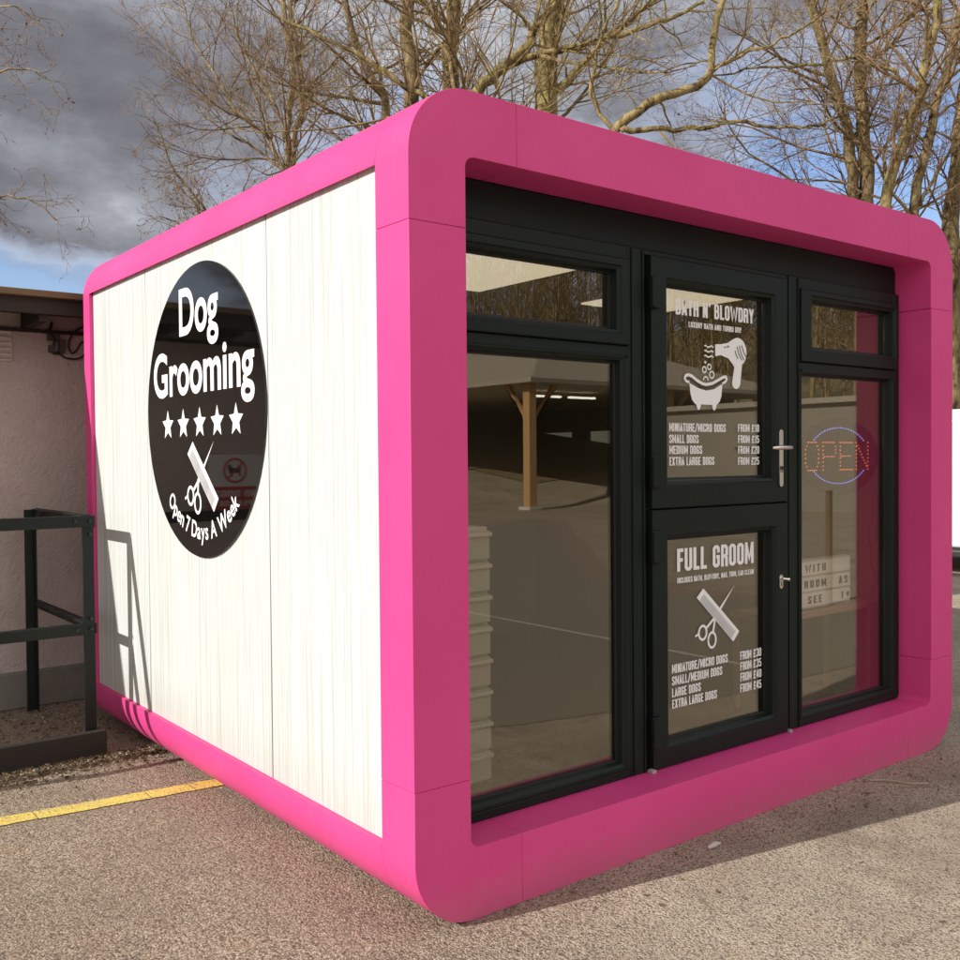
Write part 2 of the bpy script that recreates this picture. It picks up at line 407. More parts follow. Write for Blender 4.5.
# handles
def handle():
    y = DY - .0145
    b = MB(); x = 2.045
    lo_ = arc(x, 1.335, .013, 180, 360, 10) + arc(x, 1.560, .013, 0, 180, 10)
    b.prism_y(lo_, y - .009, y)
    put(b, 'handle_plate', CHROME, up, smooth=40, bevel=.002)
    b = MB().tube([(x, y - .006, 1.493), (x, y - .045, 1.493), (x - .004, y - .052, 1.493), (x - .02, y - .056, 1.493), (x - .105, y - .054, 1.493)][:2], .010, 12)
    b.tube([(x + .012, y - .050, 1.493), (x - .01, y - .054, 1.493), (x - .06, y - .055, 1.4925), (x - .098, y - .050, 1.492), (x - .106, y - .040, 1.492)], [.009, .011, .0105, .009, .007], 12)
    put(b, 'lever_handle', CHROME, up, smooth=50)
    b = MB().tube([(x, y - .010, 1.405), (x, y - .014, 1.405)], .008, 14).box(x - .0015, x + .0015, y - .0145, y - .012, 1.385, 1.40)
    put(b, 'keyhole', mat('dark_brass', (.10, .08, .05), .35, 1), up)
    b = MB(); b.prism_y(arc(x, .887, .012, 180, 360, 10) + arc(x, .925, .012, 0, 180, 10), y - .007, y)
    put(b, 'lock_plate', CHROME, lo, smooth=40, bevel=.002)
    b = MB().tube([(x, y - .007, .920), (x, y - .018, .920)], .007, 12).tube([(x, y - .016, .920), (x + .010, y - .026, .918), (x + .022, y - .028, .916)], [.006, .006, .009], 10)
    put(b, 'thumb_turn', CHROME, lo, smooth=40)
    put(MB().box(x - .002, x + .002, y - .0078, y - .0072, .886, .906), 'lock_slot', RUBBER, lo)
handle()

# ------------------------------------------------------------------ lettering
class Ink:                                     # flat 0.3 mm vinyl shapes in a (u,v) plane mapped to the world
    def __init__(s, fn): s.fn = fn; s.mb = MB(); s.k = 0
    def lift(s): s.k += 1; return .0004 + .00006 * (s.k % 12)
    def poly(s, pts, h=None):
        h = s.lift() if h is None else h
        bm = bmesh.new(); f = bm.faces.new([bm.verts.new((x, z, 0)) for x, z in pts]); bmesh.ops.triangulate(bm, faces=[f])
        bm.verts.index_update(); s.mb.add([s.fn(v.co.x, v.co.y, h) for v in bm.verts], [[v.index for v in f.verts] for f in bm.faces]); bm.free()
    def stroke(s, pts, w, closed=False, sx=1, h=None):
        """mitred thick line"""
        h = s.lift() if h is None else h
        P = [Vector(p) for p in pts]; n = len(P); A = []; B = []
        for i in range(n):
            if closed: a, c = P[i - 1], P[(i + 1) % n]
            else: a, c = P[max(i - 1, 0)], P[min(i + 1, n - 1)]
            d1 = (P[i] - a).normalized() if (P[i] - a).length > 1e-9 else (c - P[i]).normalized()
            d2 = (c - P[i]).normalized() if (c - P[i]).length > 1e-9 else d1
            n1 = Vector((-d1.y, d1.x)); n2 = Vector((-d2.y, d2.x)); m = (n1 + n2)
            m = m.normalized() if m.length > 1e-6 else n1
            k = min(1 / max(m.dot(n1), .35), 2.0) * w / 2
            A.append(P[i] + m * k); B.append(P[i] - m * k)
        vs = [s.fn(p.x * sx, p.y, h) for p in A + B]; fs = []
        for i in range(n if closed else n - 1):
            j = (i + 1) % n; fs.append((i, j, n + j, n + i))
        s.mb.add(vs, fs)
    def disc(s, x, z, r, rz=None, n=32, h=None):
        s.poly([(x + r * math.cos(t * 2 * math.pi / n), z + (rz or r) * math.sin(t * 2 * math.pi / n)) for t in range(n)], h)
    def ring(s, x, z, r, rz, w, n=36, a0=0, a1=360, h=None):
        full = abs(a1 - a0) >= 360
        s.stroke([(x + r * math.cos(R(a0 + (a1 - a0) * t / n)), z + rz * math.sin(R(a0 + (a1 - a0) * t / n))) for t in range(n if full else n + 1)], w, full, h=h)

def glyph(ch, w, s):
    """condensed sans capitals as centre-line strokes in a w x 1 box"""
    L, Rr, B, T, c = s / 2, w - s / 2, s / 2, 1 - s / 2, .07
    O = [(L, B + c), (L + c, B), (Rr - c, B), (Rr, B + c), (Rr, T - c), (Rr - c, T), (L + c, T), (L, T - c)]
    V = lambda x: ([(x, 0), (x, 1)], 0)
    G = {
     'A': [([(L * .8, 0), (w / 2 - .02, T + .02), (w / 2 + .02, T + .02), (w - L * .8, 0)], 0), ([(L + .03, .27), (Rr - .03, .27)], 0)],
     'B': [V(L), ([(L, T), (Rr - c, T), (Rr - .01, T - c), (Rr - .01, .60), (Rr - c, .52), (L, .52)], 0), ([(L, .52), (Rr - c, .52), (Rr, .44), (Rr, B + c), (Rr - c, B), (L, B)], 0)],
     'C': [([(Rr, .64), (Rr, T - c), (Rr - c, T), (L + c, T), (L, T - c), (L, B + c), (L + c, B), (Rr - c, B), (Rr, B + c), (Rr, .36)], 0)],
     'D': [V(L), ([(L, T), (Rr - c, T), (Rr, T - c), (Rr, B + c), (Rr - c, B), (L, B)], 0)],
     'E': [V(L), ([(L, T), (w, T)], 0), ([(L, .5), (w - .03, .5)], 0), ([(L, B), (w, B)], 0)],
     'F': [V(L), ([(L, T), (w, T)], 0), ([(L, .5), (w - .03, .5)], 0)],
     'G': [([(Rr, .66), (Rr, T - c), (Rr - c, T), (L + c, T), (L, T - c), (L, B + c), (L + c, B), (Rr - c, B), (Rr, B + c), (Rr, .47), (w / 2, .47)], 0)],
     'H': [V(L), V(Rr), ([(L, .5), (Rr, .5)], 0)],
     'I': [V(s / 2)],
     'L': [V(L), ([(L, B), (w, B)], 0)],
     'M': [V(L), V(Rr), ([(L + .01, .95), (w / 2, .25), (Rr - .01, .95)], 0)],
     'N': [V(L), V(Rr), ([(L, .97), (Rr, .03)], 0)],
     'O': [(O, 1)], '0': [(O, 1)],
     'P': [V(L), ([(L, T), (Rr - c, T), (Rr, T - c), (Rr, .52), (Rr - c, .44), (L, .44)], 0)],
     'R': [V(L), ([(L, T), (Rr - c, T), (Rr, T - c), (Rr, .55), (Rr - c, .48), (L, .48)], 0), ([(Rr - .1, .48), (Rr, .38), (Rr, 0)], 0)],
     'S': [([(Rr, .68), (Rr, T - c), (Rr - c, T), (L + c, T), (L, T - c), (L, .64), (Rr, .38), (Rr, B + c), (Rr - c, B), (L + c, B), (L, B + c), (L, .32)], 0)],
     'T': [([(0, T), (w, T)], 0), V(w / 2)],
     'U': [([(L, 1), (L, B + c), (L + c, B), (Rr - c, B), (Rr, B + c), (Rr, 1)], 0)],
     'W': [([(L * .7, 1), (w * .27, .06), (w * .5, .80), (w * .73, .06), (w - L * .7, 1)], 0)],
     'X': [([(L * .9, 0), (w - L * .9, 1)], 0), ([(L * .9, 1), (w - L * .9, 0)], 0)],
     'Y': [([(L * .8, 1), (w / 2, .45)], 0), ([(w - L * .8, 1), (w / 2, .45), (w / 2, 0)], 0)],
     '1': [V(Rr - .02), ([(L, .82), (Rr - .02, .86)], 0)],
     '2': [([(L, .68), (L, T - c), (L + c, T), (Rr - c, T), (Rr, T - c), (Rr, .62), (L, .18), (L, B), (w, B)], 0)],
     '3': [([(L, .74), (L, T - c), (L + c, T), (Rr - c, T), (Rr, T - c), (Rr, .60), (Rr - c, .52), (Rr, .44), (Rr, B + c), (Rr - c, B), (L + c, B), (L, B + c), (L, .28)], 0)],
     '4': [V(Rr - .04), ([(Rr - .06, .95), (L * .9, .28), (w + .02, .28)], 0)],
     '5': [([(w - .02, T), (L, T), (L, .56), (Rr - c, .58), (Rr, .50), (Rr, B + c), (Rr - c, B), (L + c, B), (L, B + c), (L, .27)], 0)],
     '£': [([(Rr, .70), (Rr, T - c), (Rr - c, T), (L + .05 + c, T), (L + .05, T - c), (L + .05, .2), (L, B), (w, B)], 0), ([(0, .46), (Rr, .46)], 0)],
     '/': [([(L * .6, -.05), (w - L * .6, 1.05)], 0)], "'": [([(s / 2, 1), (s / 2, .76)], 0)], ',': [([(s / 2, .14), (s / 2 - .03, -.12)], 0)], '-': [([(0, .45), (w, .45)], 0)],
     '♥': [([(w / 2, .2), (L, .62), (L + .08, .80), (w / 2, .62), (Rr - .08, .80), (Rr, .62)], 1)],
    }
    return G.get(ch, [])
GW = {'I': .17, 'M': .52, 'W': .60, "'": .14, ',': .15, ' ': .2, '1': .26, '/': .36, 'L': .33, 'E': .34, 'F': .33, 'T': .37}
def write(ink, text, x0, z0, x1, h, s=.165):
    gap = .065; ws = []
    for ch in text: ws.append(GW.get(ch, .40))
    tot = sum(ws) + gap * (len(text) - 1); k = (x1 - x0) / tot; x = 0
    base = ink.fn
    for ch, w in zip(text, ws):
        xo = x
        ink.fn = lambda a, b, hh, xo=xo: base(x0 + (xo + a) * k, z0 + b * h, hh)
        for pts, cl_ in glyph(ch, w, s): ink.stroke(pts, s, bool(cl_))
        x += w + gap
    ink.fn = base
def doorfn(x, z, h): return (x, .1995 - h, z)
def comb_scissors(ink, grey, O, s, comb, tip, piv, c1, c2, r1, r2):
    pass
# upper leaf
I1 = Ink(doorfn)
write(I1, "BATH N' BLOWDRY", 1.421, 2.030, 1.928, .062, .155)
write(I1, "LUXURY BATH AND TURBO DRY", 1.500, 1.984, 1.843, .023, .15)
put(I1.mb, 'heading_lettering', WHITEV, up); I1 = Ink(doorfn)
for (t, z) in (("MINIATURE/MICRO DOGS", 1.559), ("SMALL DOGS", 1.512), ("MEDIUM DOGS", 1.468), ("EXTRA LARGE DOGS", 1.422)):
    wd = {'M': .355, 'S': .18, 'E': .28}[t[0]] if t != "MEDIUM DOGS" else .202
    write(I1, t, 1.379, z, 1.379 + wd, .034, .15)
for (t, z) in (("FROM £10", 1.562), ("FROM £15", 1.514), ("FROM £20", 1.468), ("FROM £25", 1.420)): write(I1, t, 1.818, z, 1.964, .033, .15)
put(I1.mb, 'price_lettering', WHITEV, up)
Ib = Ink(doorfn)
# bath tub
Ib.poly([(1.503, 1.757), (1.56, 1.738), (1.61, 1.730), (1.66, 1.738), (1.714, 1.762), (1.708, 1.712), (1.697, 1.688), (1.676, 1.672), (1.54, 1.672), (1.519, 1.690), (1.509, 1.716)])
lip = [(1.474, 1.772), (1.480, 1.786), (1.495, 1.791), (1.520, 1.786), (1.550, 1.770), (1.585, 1.758), (1.61, 1.755), (1.65, 1.762), (1.690, 1.778), (1.722, 1.791), (1.738, 1.792), (1.744, 1.780)]
Ib.stroke(lip, .012)
Ib.stroke([(1.474, 1.774), (1.484, 1.764), (1.503, 1.760)], .010); Ib.stroke([(1.744, 1.782), (1.732, 1.770), (1.714, 1.764)], .010)
for x in (1.560, 1.660): Ib.poly([(x - .016, 1.676), (x + .016, 1.676), (x + .011, 1.660), (x + .005, 1.650), (x - .006, 1.650), (x - .011, 1.660)])
for x, z, r in ((1.597, 1.816, .012), (1.629, 1.829, .011), (1.644, 1.797, .014)): Ib.ring(x, z, r, r, .006, 20)
Ib.disc(1.603, 1.847, .006); Ib.ring(1.606, 1.772, .015, .015, .006, 16, 0, 180)
# hair dryer
Ib.poly([(1.668, 1.925), (1.705, 1.928), (1.750, 1.936), (1.782, 1.952)] + arc(1.818, 1.902, .060, 105, -62, 20) + [(1.845, 1.836), (1.834, 1.765), (1.826, 1.752), (1.812, 1.744), (1.794, 1.745), (1.782, 1.756), (1.779, 1.770), (1.795, 1.836), (1.782, 1.850), (1.752, 1.872), (1.705, 1.882), (1.668, 1.876)])
for z in (1.913, 1.893, 1.872): Ib.stroke([(1.598 + .0065 * i, z + .003 * math.sin(i * 1.05 + .6)) for i in range(10)], .006)
put(Ib.mb, 'bath_picture', WHITEV, up)
Id = Ink(lambda x, z, h: doorfn(x, z, h + .0012))
for i, (a, b, l) in enumerate(((1.800, 1.873, .024), (1.814, 1.868, .040), (1.829, 1.870, .042), (1.845, 1.884, .034))):
    Id.stroke([(a + .030 - (i == 0) * .012, b), (a + .012 - (i == 0) * .004, b + l * .55), (a - .002, b + l * 1.4)][::-1], .0045)
Id.stroke([(1.726, 1.915), (1.735, 1.917)], .005); Id.stroke([(1.742, 1.919), (1.758, 1.922)], .005)
Id.stroke([(1.484, 1.777), (1.500, 1.777), (1.530, 1.766), (1.570, 1.748), (1.61, 1.742), (1.66, 1.750), (1.700, 1.768), (1.728, 1.781)], .006)
put(Id.mb, 'picture_detail', DARKV, up)
# lower leaf
I2 = Ink(doorfn)
write(I2, "FULL GROOM", 1.423, .992, 1.923, .093, .155)
write(I2, "INCLUDES BATH, BLOWDRY, NAIL TRIM, EAR CLEAN", 1.423, .945, 1.922, .022, .15)
put(I2.mb, 'heading_lettering', WHITEV, lo); I2 = Ink(doorfn)
for (t, z, x1) in (("MINIATURE/MICRO DOGS", .583, 1.742), ("SMALL/MEDIUM DOGS", .535, 1.706), ("LARGE DOGS", .487, 1.566), ("EXTRA LARGE DOGS", .441, 1.670)): write(I2, t, 1.389, z, x1, .036, .15)
for (t, z) in (("FROM £30", .580), ("FROM £35", .534), ("FROM £40", .487), ("FROM £45", .439)): write(I2, t, 1.828, z, 1.975, .037, .15)
put(I2.mb, 'price_lettering', WHITEV, lo)
def scissors(ink, tip, piv, c1, c2, r):
    tip, piv, c1, c2 = map(Vector, (tip, piv, c1, c2)); d = (tip - piv); n = Vector((-d.y, d.x)).normalized() * r * .28
    ink.poly([tip, piv + n, piv - d * .12, piv - n])
    ink.stroke([piv + (c1 - piv) * .0, c1 + (piv - c1).normalized() * r * 1.05], r * .38)
    ink.stroke([piv, c2 + (piv - c2).normalized() * r * 1.2], r * .38)
    ink.ring(c1.x, c1.y, r * .82, r * .95, r * .34); ink.ring(c2.x, c2.y, r * .82, r * 1.05, r * .34)
    ink.stroke([c1 + Vector((-r * .9, -.1 * r)), c1 + Vector((-r * 1.6, -.35 * r))], r * .3)
def comb(ink, a, b, c, d):
    """a,b: one end; c,d: other end (a-d is the spine)"""
    ink.poly([a, b, c, d])
def combteeth(ink, a, b, c, d, n=34, dark=True):
    a, b, c, d = map(Vector, (a, b, c, d))
    for i in range(n):
        t = .08 + .84 * i / (n - 1); p = a.lerp(d, t); q = b.lerp(c, t)
        ink.stroke([p.lerp(q, .30), p.lerp(q, .97)], (d - a).length / n * .42)
I3 = Ink(doorfn)
cA = [(1.585, .911), (1.543, .876), (1.781, .666), (1.822, .706)]
comb(I3, *cA); scissors(I3, (1.794, .910), (1.662, .785), (1.580, .727), (1.640, .690), .030)
put(I3.mb, 'comb_and_scissors', WHITEV, lo)
I3 = Ink(lambda x, z, h: doorfn(x, z, h + .0012)); combteeth(I3, cA[0], cA[1], cA[2], cA[3], 30); put(I3.mb, 'comb_teeth', GREYV, lo)

# ------------------------------------------------------------------ round sign on the side wall
SY, SZ, SR = 1.628, 1.674, .632; SX = .0115
b = MB(); bm = bmesh.new()
n = 128
b.v = [(.0195, SY + SR * math.cos(2 * math.pi * i / n), SZ + SR * math.sin(2 * math.pi * i / n)) for i in range(n)] + [(SX, SY + SR * math.cos(2 * math.pi * i / n), SZ + SR * math.sin(2 * math.pi * i / n)) for i in range(n)]
b.f = [tuple(range(n)), tuple(range(n, 2 * n))[::-1]] + [(i, i + n, (i + 1) % n + n, (i + 1) % n) for i in range(n)]
bm.free()
sign = put(b, 'round_sign', GLOSSBLACK, pod)
def signfn(u, v, h): return (SX - .0004 - h, -u, v)        # u runs left to right as seen from outside = -y
def text_pts(body, offset=.0):
    cu = bpy.data.curves.new('t', 'FONT'); cu.body = body; cu.size = 1; cu.offset = offset; cu.resolution_u = 6; cu.fill_mode = 'FRONT'
    o = bpy.data.objects.new('t', cu); C.objects.link(o)
    dg = bpy.context.evaluated_depsgraph_get(); dg.update()
    me = bpy.data.meshes.new_from_object(o.evaluated_get(dg))
    vs = [(v.co.x, v.co.y) for v in me.vertices]; fs = [tuple(p.vertices) for p in me.polygons]
    bpy.data.objects.remove(o); bpy.data.meshes.remove(me); return vs, fs
CAPH = None
def capheight():
    vs, _ = text_pts('H'); return max(v[1] for v in vs)
CAPH = capheight()
def place_text(ink, body, x0, x1, base, cap, offset=.03):
    vs, fs = text_pts(body, offset); mx = min(v[0] for v in vs); Mx = max(v[0] for v in vs)
    k = (x1 - x0) / (Mx - mx); kz = cap / (CAPH + 2 * offset)
    ink.mb.add([ink.fn(x0 + (v[0] - mx) * k, base + (v[1] + offset) * kz, .0006) for v in vs], fs)
Is = Ink(signfn)
place_text(Is, 'Dog', -1.846, -1.421, 2.010, .208, .021)
place_text(Is, 'Grooming', -2.172, -1.086, 1.750, .203, .021)
def arc_text(ink, body, cy, cz, rad, a0, a1, cap, offset=.03):
    adv = []; x = 0
    for i, ch in enumerate(body):
        if ch == ' ': adv.append((None, x, .0)); x += .27; continue
        vs, fs = text_pts(ch, offset); mx = min(v[0] for v in vs); Mx = max(v[0] for v in vs)
        adv.append(((vs, fs, mx, Mx), x, Mx - mx)); x += Mx - mx + .075
    tot = x - .075; k = cap / (CAPH + 2 * offset); span = R(a1 - a0)
    for g, x, w in adv:
        if g is None: continue
        vs, fs, mx, Mx = g; th_ = R(a0) + span * (x + w / 2) / tot          # angle from straight down, + to the right
        kx = span * rad / tot
        out = []
        for vx, vy in vs:
            lx = (vx - (mx + Mx) / 2) * kx; ly = (vy + offset) * k
            rr = rad - ly
            out.append(ink.fn(cy + rr * math.sin(th_) + lx * math.cos(th_), cz - rr * math.cos(th_) + lx * math.sin(th_), .0006))
        ink.mb.add(out, fs)
arc_text(Is, 'Open 7 Days A Week', -SY, SZ, .555, -43, 45, .074, .018)
put(Is.mb, 'sign_lettering', WHITEV, sign)
for k in range(5):
    c = -2.001 + k * (2.001 - 1.260) / 4
    st = Ink(signfn); pts = []
    for i in range(10):
        rr = .070 if i % 2 == 0 else .0315; a = R(90 + i * 36); pts.append((c + rr * math.cos(a), 1.620 + rr * math.sin(a)))
    st.poly(pts, .0006); put(st.mb, 'star', WHITEV, sign)
I4 = Ink(signfn)
cB = [(-1.712, 1.542), (-1.772, 1.488), (-1.492, 1.243), (-1.443, 1.300)]
comb(I4, *cB); scissors(I4, (-1.484, 1.540), (-1.655, 1.370), (-1.742, 1.305), (-1.664, 1.275), .040)
put(I4.mb, 'comb_and_scissors', WHITEV, sign)
I4 = Ink(lambda u, v, h: signfn(u, v, h + .0012)); combteeth(I4, *cB, 30); put(I4.mb, 'comb_teeth', GREYV, sign)

# ------------------------------------------------------------------ things inside the pod
led = thing('open_sign', 'oval red and blue OPEN light sign hanging behind the right window', 'sign', (2.70, .262, 1.45))
b = MB(); ov = [(2.690 + .335 * math.cos(t * math.pi / 40), 1.452 + .186 * math.sin(t * math.pi / 40)) for t in range(80)]
b.prism_y(ov, .255, .275); put(b, 'sign_board', mat('dark_acrylic', (.008, .008, .007), .5), led)
def dots(pts, r, name, m):
    q = MB()
    for x, z in pts:
        k = len(q.v); q.v += [(x + r * math.cos(t * math.pi / 3), .2515, z + r * math.sin(t * math.pi / 3)) for t in range(6)] + [(x + r * math.cos(t * math.pi / 3), .2545, z + r * math.sin(t * math.pi / 3)) for t in range(6)]
        q.f.append(tuple(range(k, k + 6))); q.f += [(k + i, k + 6 + i, k + 6 + (i + 1) % 6, k + (i + 1) % 6) for i in range(6)]
    o = put(q, name, m, led); return o
bl = []
for s in (1, -1):
    for i in range(22):
        a = R(90 * s) + R(-56 + 112 * i / 21) * s
        bl.append((2.672 + .255 * math.cos(a), 1.456 + .135 * math.sin(a)))
dots(bl, .0035, 'blue_led', emit('blue_led_glow', (.22, .28, 1), 1.5))
def along(poly, st):
    out = []; 
    for (ax, az), (bx_, bz) in zip(poly[:-1], poly[1:]):
        L = math.hypot(bx_ - ax, bz - az); n_ = max(1, round(L / st)); out += [(ax + (bx_ - ax) * i / n_, az + (bz - az) * i / n_) for i in range(n_)]
    return out + [poly[-1]]
rd = []
lz0, lz1 = 1.388, 1.520; st = .0185
x = 2.392; w = .105
rd += along([(x, lz0 + .035), (x + .02, lz0), (x + w - .02, lz0), (x + w, lz0 + .035), (x + w, lz1 - .035), (x + w - .02, lz1), (x + .02, lz1), (x, lz1 - .035), (x, lz0 + .035)], st)
x = 2.535; rd += along([(x, lz0), (x, lz1), (x + w - .015, lz1), (x + w, lz1 - .02), (x + w, lz1 - .05), (x + w - .015, 1.452), (x + .01, 1.452)], st)
x = 2.680; rd += along([(x + w, lz1), (x, lz1), (x, lz0), (x + w, lz0)], st) + along([(x + .01, 1.454), (x + w - .02, 1.454)], st)
x = 2.820; rd += along([(x, lz0), (x, lz1), (x + w, lz0), (x + w, lz1)], st)
dots(rd, .0034, 'red_led', emit('red_led_glow', (1, .20, .09), 1.05))
cb = MB(); pts = [(2.985 + .012 * math.sin(i * .9) + .02 * math.sin(i * .35), .268, 1.33 - i * .022) for i in range(26)]
cb.tube([(2.90, .268, 1.36)] + pts, .0028, 6); put(cb, 'power_cable', mat('grey_cable', (.06, .05, .045), .5), led)
for x in (2.50, 2.84): put(MB().tube([(x, .265, 1.60), (x, .265, 2.30)], .0012, 4), 'hanging_chain', CHROME, led)

lb = thing('letter_lightbox', 'white cinema style letter board box standing on the sill shelf', 'lightbox', (2.72, .42, .70))
lbm = MB().box(2.46, 2.985, .385, .43, .700, .945); put(lbm, 'box_body', mat('white_plastic', (.55, .54, .54), .4), lb, bevel=.004)
lm = emit('lightbox_face', (.8, .74, .72), .16); lm.node_tree.nodes['Principled BSDF'].inputs['Base Color'].default_value = (.5, .48, .5, 1)
fc = MB()
for z in (.868, .790, .712): fc.box(2.472, 2.972, .382, .3849, z, z + .066)
put(fc, 'letter_row', lm, lb)
Il = Ink(lambda x, z, h: (x, .3815 - h, z))
for t, x, z in (("WITH", 2.580, .882), ("ROOM", 2.570, .804), ("AS", 2.870, .804), ("SEE", 2.600, .726), ("I", 2.895, .726), ("♥", 2.935, .726)):
    xx = x
    for chh in t:
        write(Il, chh, xx, z, xx + GW.get(chh, .40) * .078, .038, .17); xx += GW.get(chh, .40) * .078 + .018
put(Il.mb, 'black_letters', mat('black_letter', (.02, .02, .02), .5), lb)
tb_ = thing('shelf_table', 'low pinkish shelf table standing behind the right window', 'table', (2.72, .48, .2105)); PLAM = mat('pinkish_laminate', (.42, .28, .23), .5)
put(MB().box(2.30, 3.150, .34, .62, .668, .697), 'table_top', PLAM, tb_, bevel=.003)
for x in (2.32, 3.10):
    for y in (.345, .60): put(MB().box(x, x + .03, y, y + .018, .2105, .6675), 'leg', PLAM, tb_)

dt = thing('drawer_tower', 'tall white plastic drawer tower just inside the left window', 'drawers', (.53, .62, .2105))
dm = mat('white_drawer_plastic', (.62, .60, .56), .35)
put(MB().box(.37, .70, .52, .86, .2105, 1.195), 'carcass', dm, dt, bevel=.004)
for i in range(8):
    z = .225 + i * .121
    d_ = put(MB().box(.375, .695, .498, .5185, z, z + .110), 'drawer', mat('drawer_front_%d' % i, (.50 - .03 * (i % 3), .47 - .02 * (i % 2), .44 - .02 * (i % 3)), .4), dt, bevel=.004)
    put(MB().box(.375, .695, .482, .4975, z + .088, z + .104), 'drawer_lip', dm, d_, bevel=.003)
# ------------------------------------------------------------------ rendered building on the left
def render_mat():
    m = mat('pinkish_pebble_render', (.34, .27, .25), .9); g = N(m); v = g.coord()
    a = g.noise(v, 90, 4, .7); bgn = g.noise(v, 1.6, 6, .6)
    c = g.mix(a, (.46, .37, .345), (.66, .55, .52))
    c = g.mix(g.ramp(bgn, [(.4, .55), (.65, 0.0)]), c, (.34, .31, .25))
    g.base(c); g.bump(g.math('ADD', a, g.noise(v, 40, 3)), .7, .012); return m
def wood_mat(name, c1, c2, sc=(1, 1, 1)):
    m = mat(name, c1, .8); g = N(m); n_ = g.noise(g.coord(sc), 14, 6, .65); g.base(g.mix(n_, c1, c2)); g.bump(n_, .4, .006); return m
REND = render_mat(); DKWOOD = wood_mat('dark_stained_timber', (.010, .008, .006), (.032, .024, .015), (.15, 1, 1))
bd = thing('rendered_building', 'low pinkish grey rendered building with dark timber eaves beside the pod', 'building', (-4, 6, 0))
wl = MB().box(-9, 6.0, 3.84, 4.02, .22, 2.34).box(-9, -8.8, 4.021, 9, .22, 2.34).box(5.8, 6.0, 4.021, 9, .22, 2.34).box(-9, 6, 9.001, 9.2, .22, 2.34)
put(wl, 'wall', REND, bd)
put(MB().box(-9.02, 6.02, 3.815, 4.03, 0, .2195), 'plinth', wood_mat('stained_concrete', (.13, .12, .10), (.26, .24, .2)), bd, bevel=.01)
put(MB().box(-9.2, 6.2, 3.36, 9.4, 2.375, 2.412), 'roof', wood_mat('brown_roof_edge', (.10, .065, .03), (.20, .14, .07), (.1, 1, 1)), bd, bevel=.004)
fs = MB().box(-9.2, 6.2, 3.40, 3.428, 2.285, 2.374)
put(fs, 'fascia', DKWOOD, bd, bevel=.003)
sf = MB().box(-9.2, 6.2, 3.4285, 3.838, 2.345, 2.374)
x = -9.0
while x < 6: sf.box(x, x + .05, 3.4285, 3.838, 2.25, 2.3445); x += .42
sf.box(-9.2, 6.2, 3.80, 3.838, 2.232, 2.2495)
put(sf, 'soffit', DKWOOD, bd)
vt = MB().box(-.50, -.235, 3.828, 3.8395, 2.055, 2.230)
for i in range(5): vt.add([(-.49, 3.815, 2.070 + i * .031), (-.245, 3.815, 2.070 + i * .031), (-.245, 3.828, 2.088 + i * .031), (-.49, 3.828, 2.088 + i * .031), (-.49, 3.8279, 2.066 + i * .031), (-.245, 3.8279, 2.066 + i * .031)], [(0, 1, 2, 3), (0, 4, 5, 1)])
put(vt, 'air_vent', mat('cream_plastic_vent', (.50, .42, .36), .5), bd)
CABLE = mat('black_cable', (.012, .011, .01), .5)
cb = MB()
def curve(pts, n=8):
    P = [Vector(p) for p in pts]; out = []
    for i in range(len(P) - 1):
        a, b_, c_, d_ = P[max(i - 1, 0)], P[i], P[i + 1], P[min(i + 2, len(P) - 1)]
        for k in range(n):
            t = k / n; out.append(.5 * ((2 * b_) + (c_ - a) * t + (2 * a - 5 * b_ + 4 * c_ - d_) * t * t + (3 * b_ - a - 3 * c_ + d_) * t ** 3))
    return out + [P[-1]]
yb_ = 3.82
cb.tube(curve([(-.01, yb_, 2.30), (-.02, yb_, 2.24), (.00, yb_ - .01, 2.19), (-.01, yb_, 2.13), (.01, yb_, 2.115), (.03, yb_, 2.13), (.025, yb_ - .01, 2.19)]), .009, 8)
cb.tube(curve([(.30, yb_, 2.31), (.17, yb_, 2.285), (.10, yb_, 2.22), (.085, yb_, 2.16), (.10, yb_ - .01, 2.12), (.13, yb_, 2.14), (.16, yb_, 2.19), (.19, yb_, 2.18), (.185, yb_, 2.13), (.14, yb_, 2.09), (.07, yb_, 2.09), (.02, yb_, 2.12)]), .0055, 8)
put(cb, 'cable', CABLE, bd, smooth=60)
put(MB().box(-.035, .035, 3.815, 3.839, 2.19, 2.235).box(.03, .06, 3.80, 3.839, 2.12, 2.20).box(-.03, .0, 3.805, 3.839, 2.12, 2.16), 'cable_clamp', mat('dull_steel', (.10, .09, .07), .5, .6), bd)

# warning sign on that wall (seen mirrored in the round sign)
ws = thing('wall_sign', 'red and white dogs prohibited sign fixed to the rendered wall', 'sign', (-1.12, 3.82, 1.3))
put(MB().box(-1.32, -.93, 3.822, 3.8385, 1.07, 1.50), 'sign_board', mat('white_board', (.62, .60, .55), .5), ws, bevel=.003)
put(MB().box(-1.318, -.932, 3.8195, 3.8215, 1.072, 1.285), 'red_field', mat('red_field', (.42, .03, .025), .5), ws)
Iw = Ink(lambda x, z, h: (x, 3.8208 - h, z)); Iw.ring(-1.125, 1.392, .078, .078, .016); Iw.stroke([(-1.18, 1.337 + .11), (-1.07, 1.337)], .014)
put(Iw.mb, 'prohibition_ring', mat('red_ring', (.5, .02, .02), .5), ws)
Iw = Ink(lambda x, z, h: (x, 3.8213 - h, z)); Iw.poly([(-1.165, 1.35), (-1.155, 1.35), (-1.15, 1.375), (-1.11, 1.375), (-1.105, 1.35), (-1.095, 1.35), (-1.09, 1.40), (-1.07, 1.415), (-1.075, 1.43), (-1.095, 1.435), (-1.105, 1.41), (-1.15, 1.41), (-1.17, 1.425), (-1.165, 1.40)])
put(Iw.mb, 'dog_silhouette', mat('black_icon', (.02, .02, .02), .5), ws)
Iw = Ink(lambda x, z, h: (x, 3.8185 - h, z))
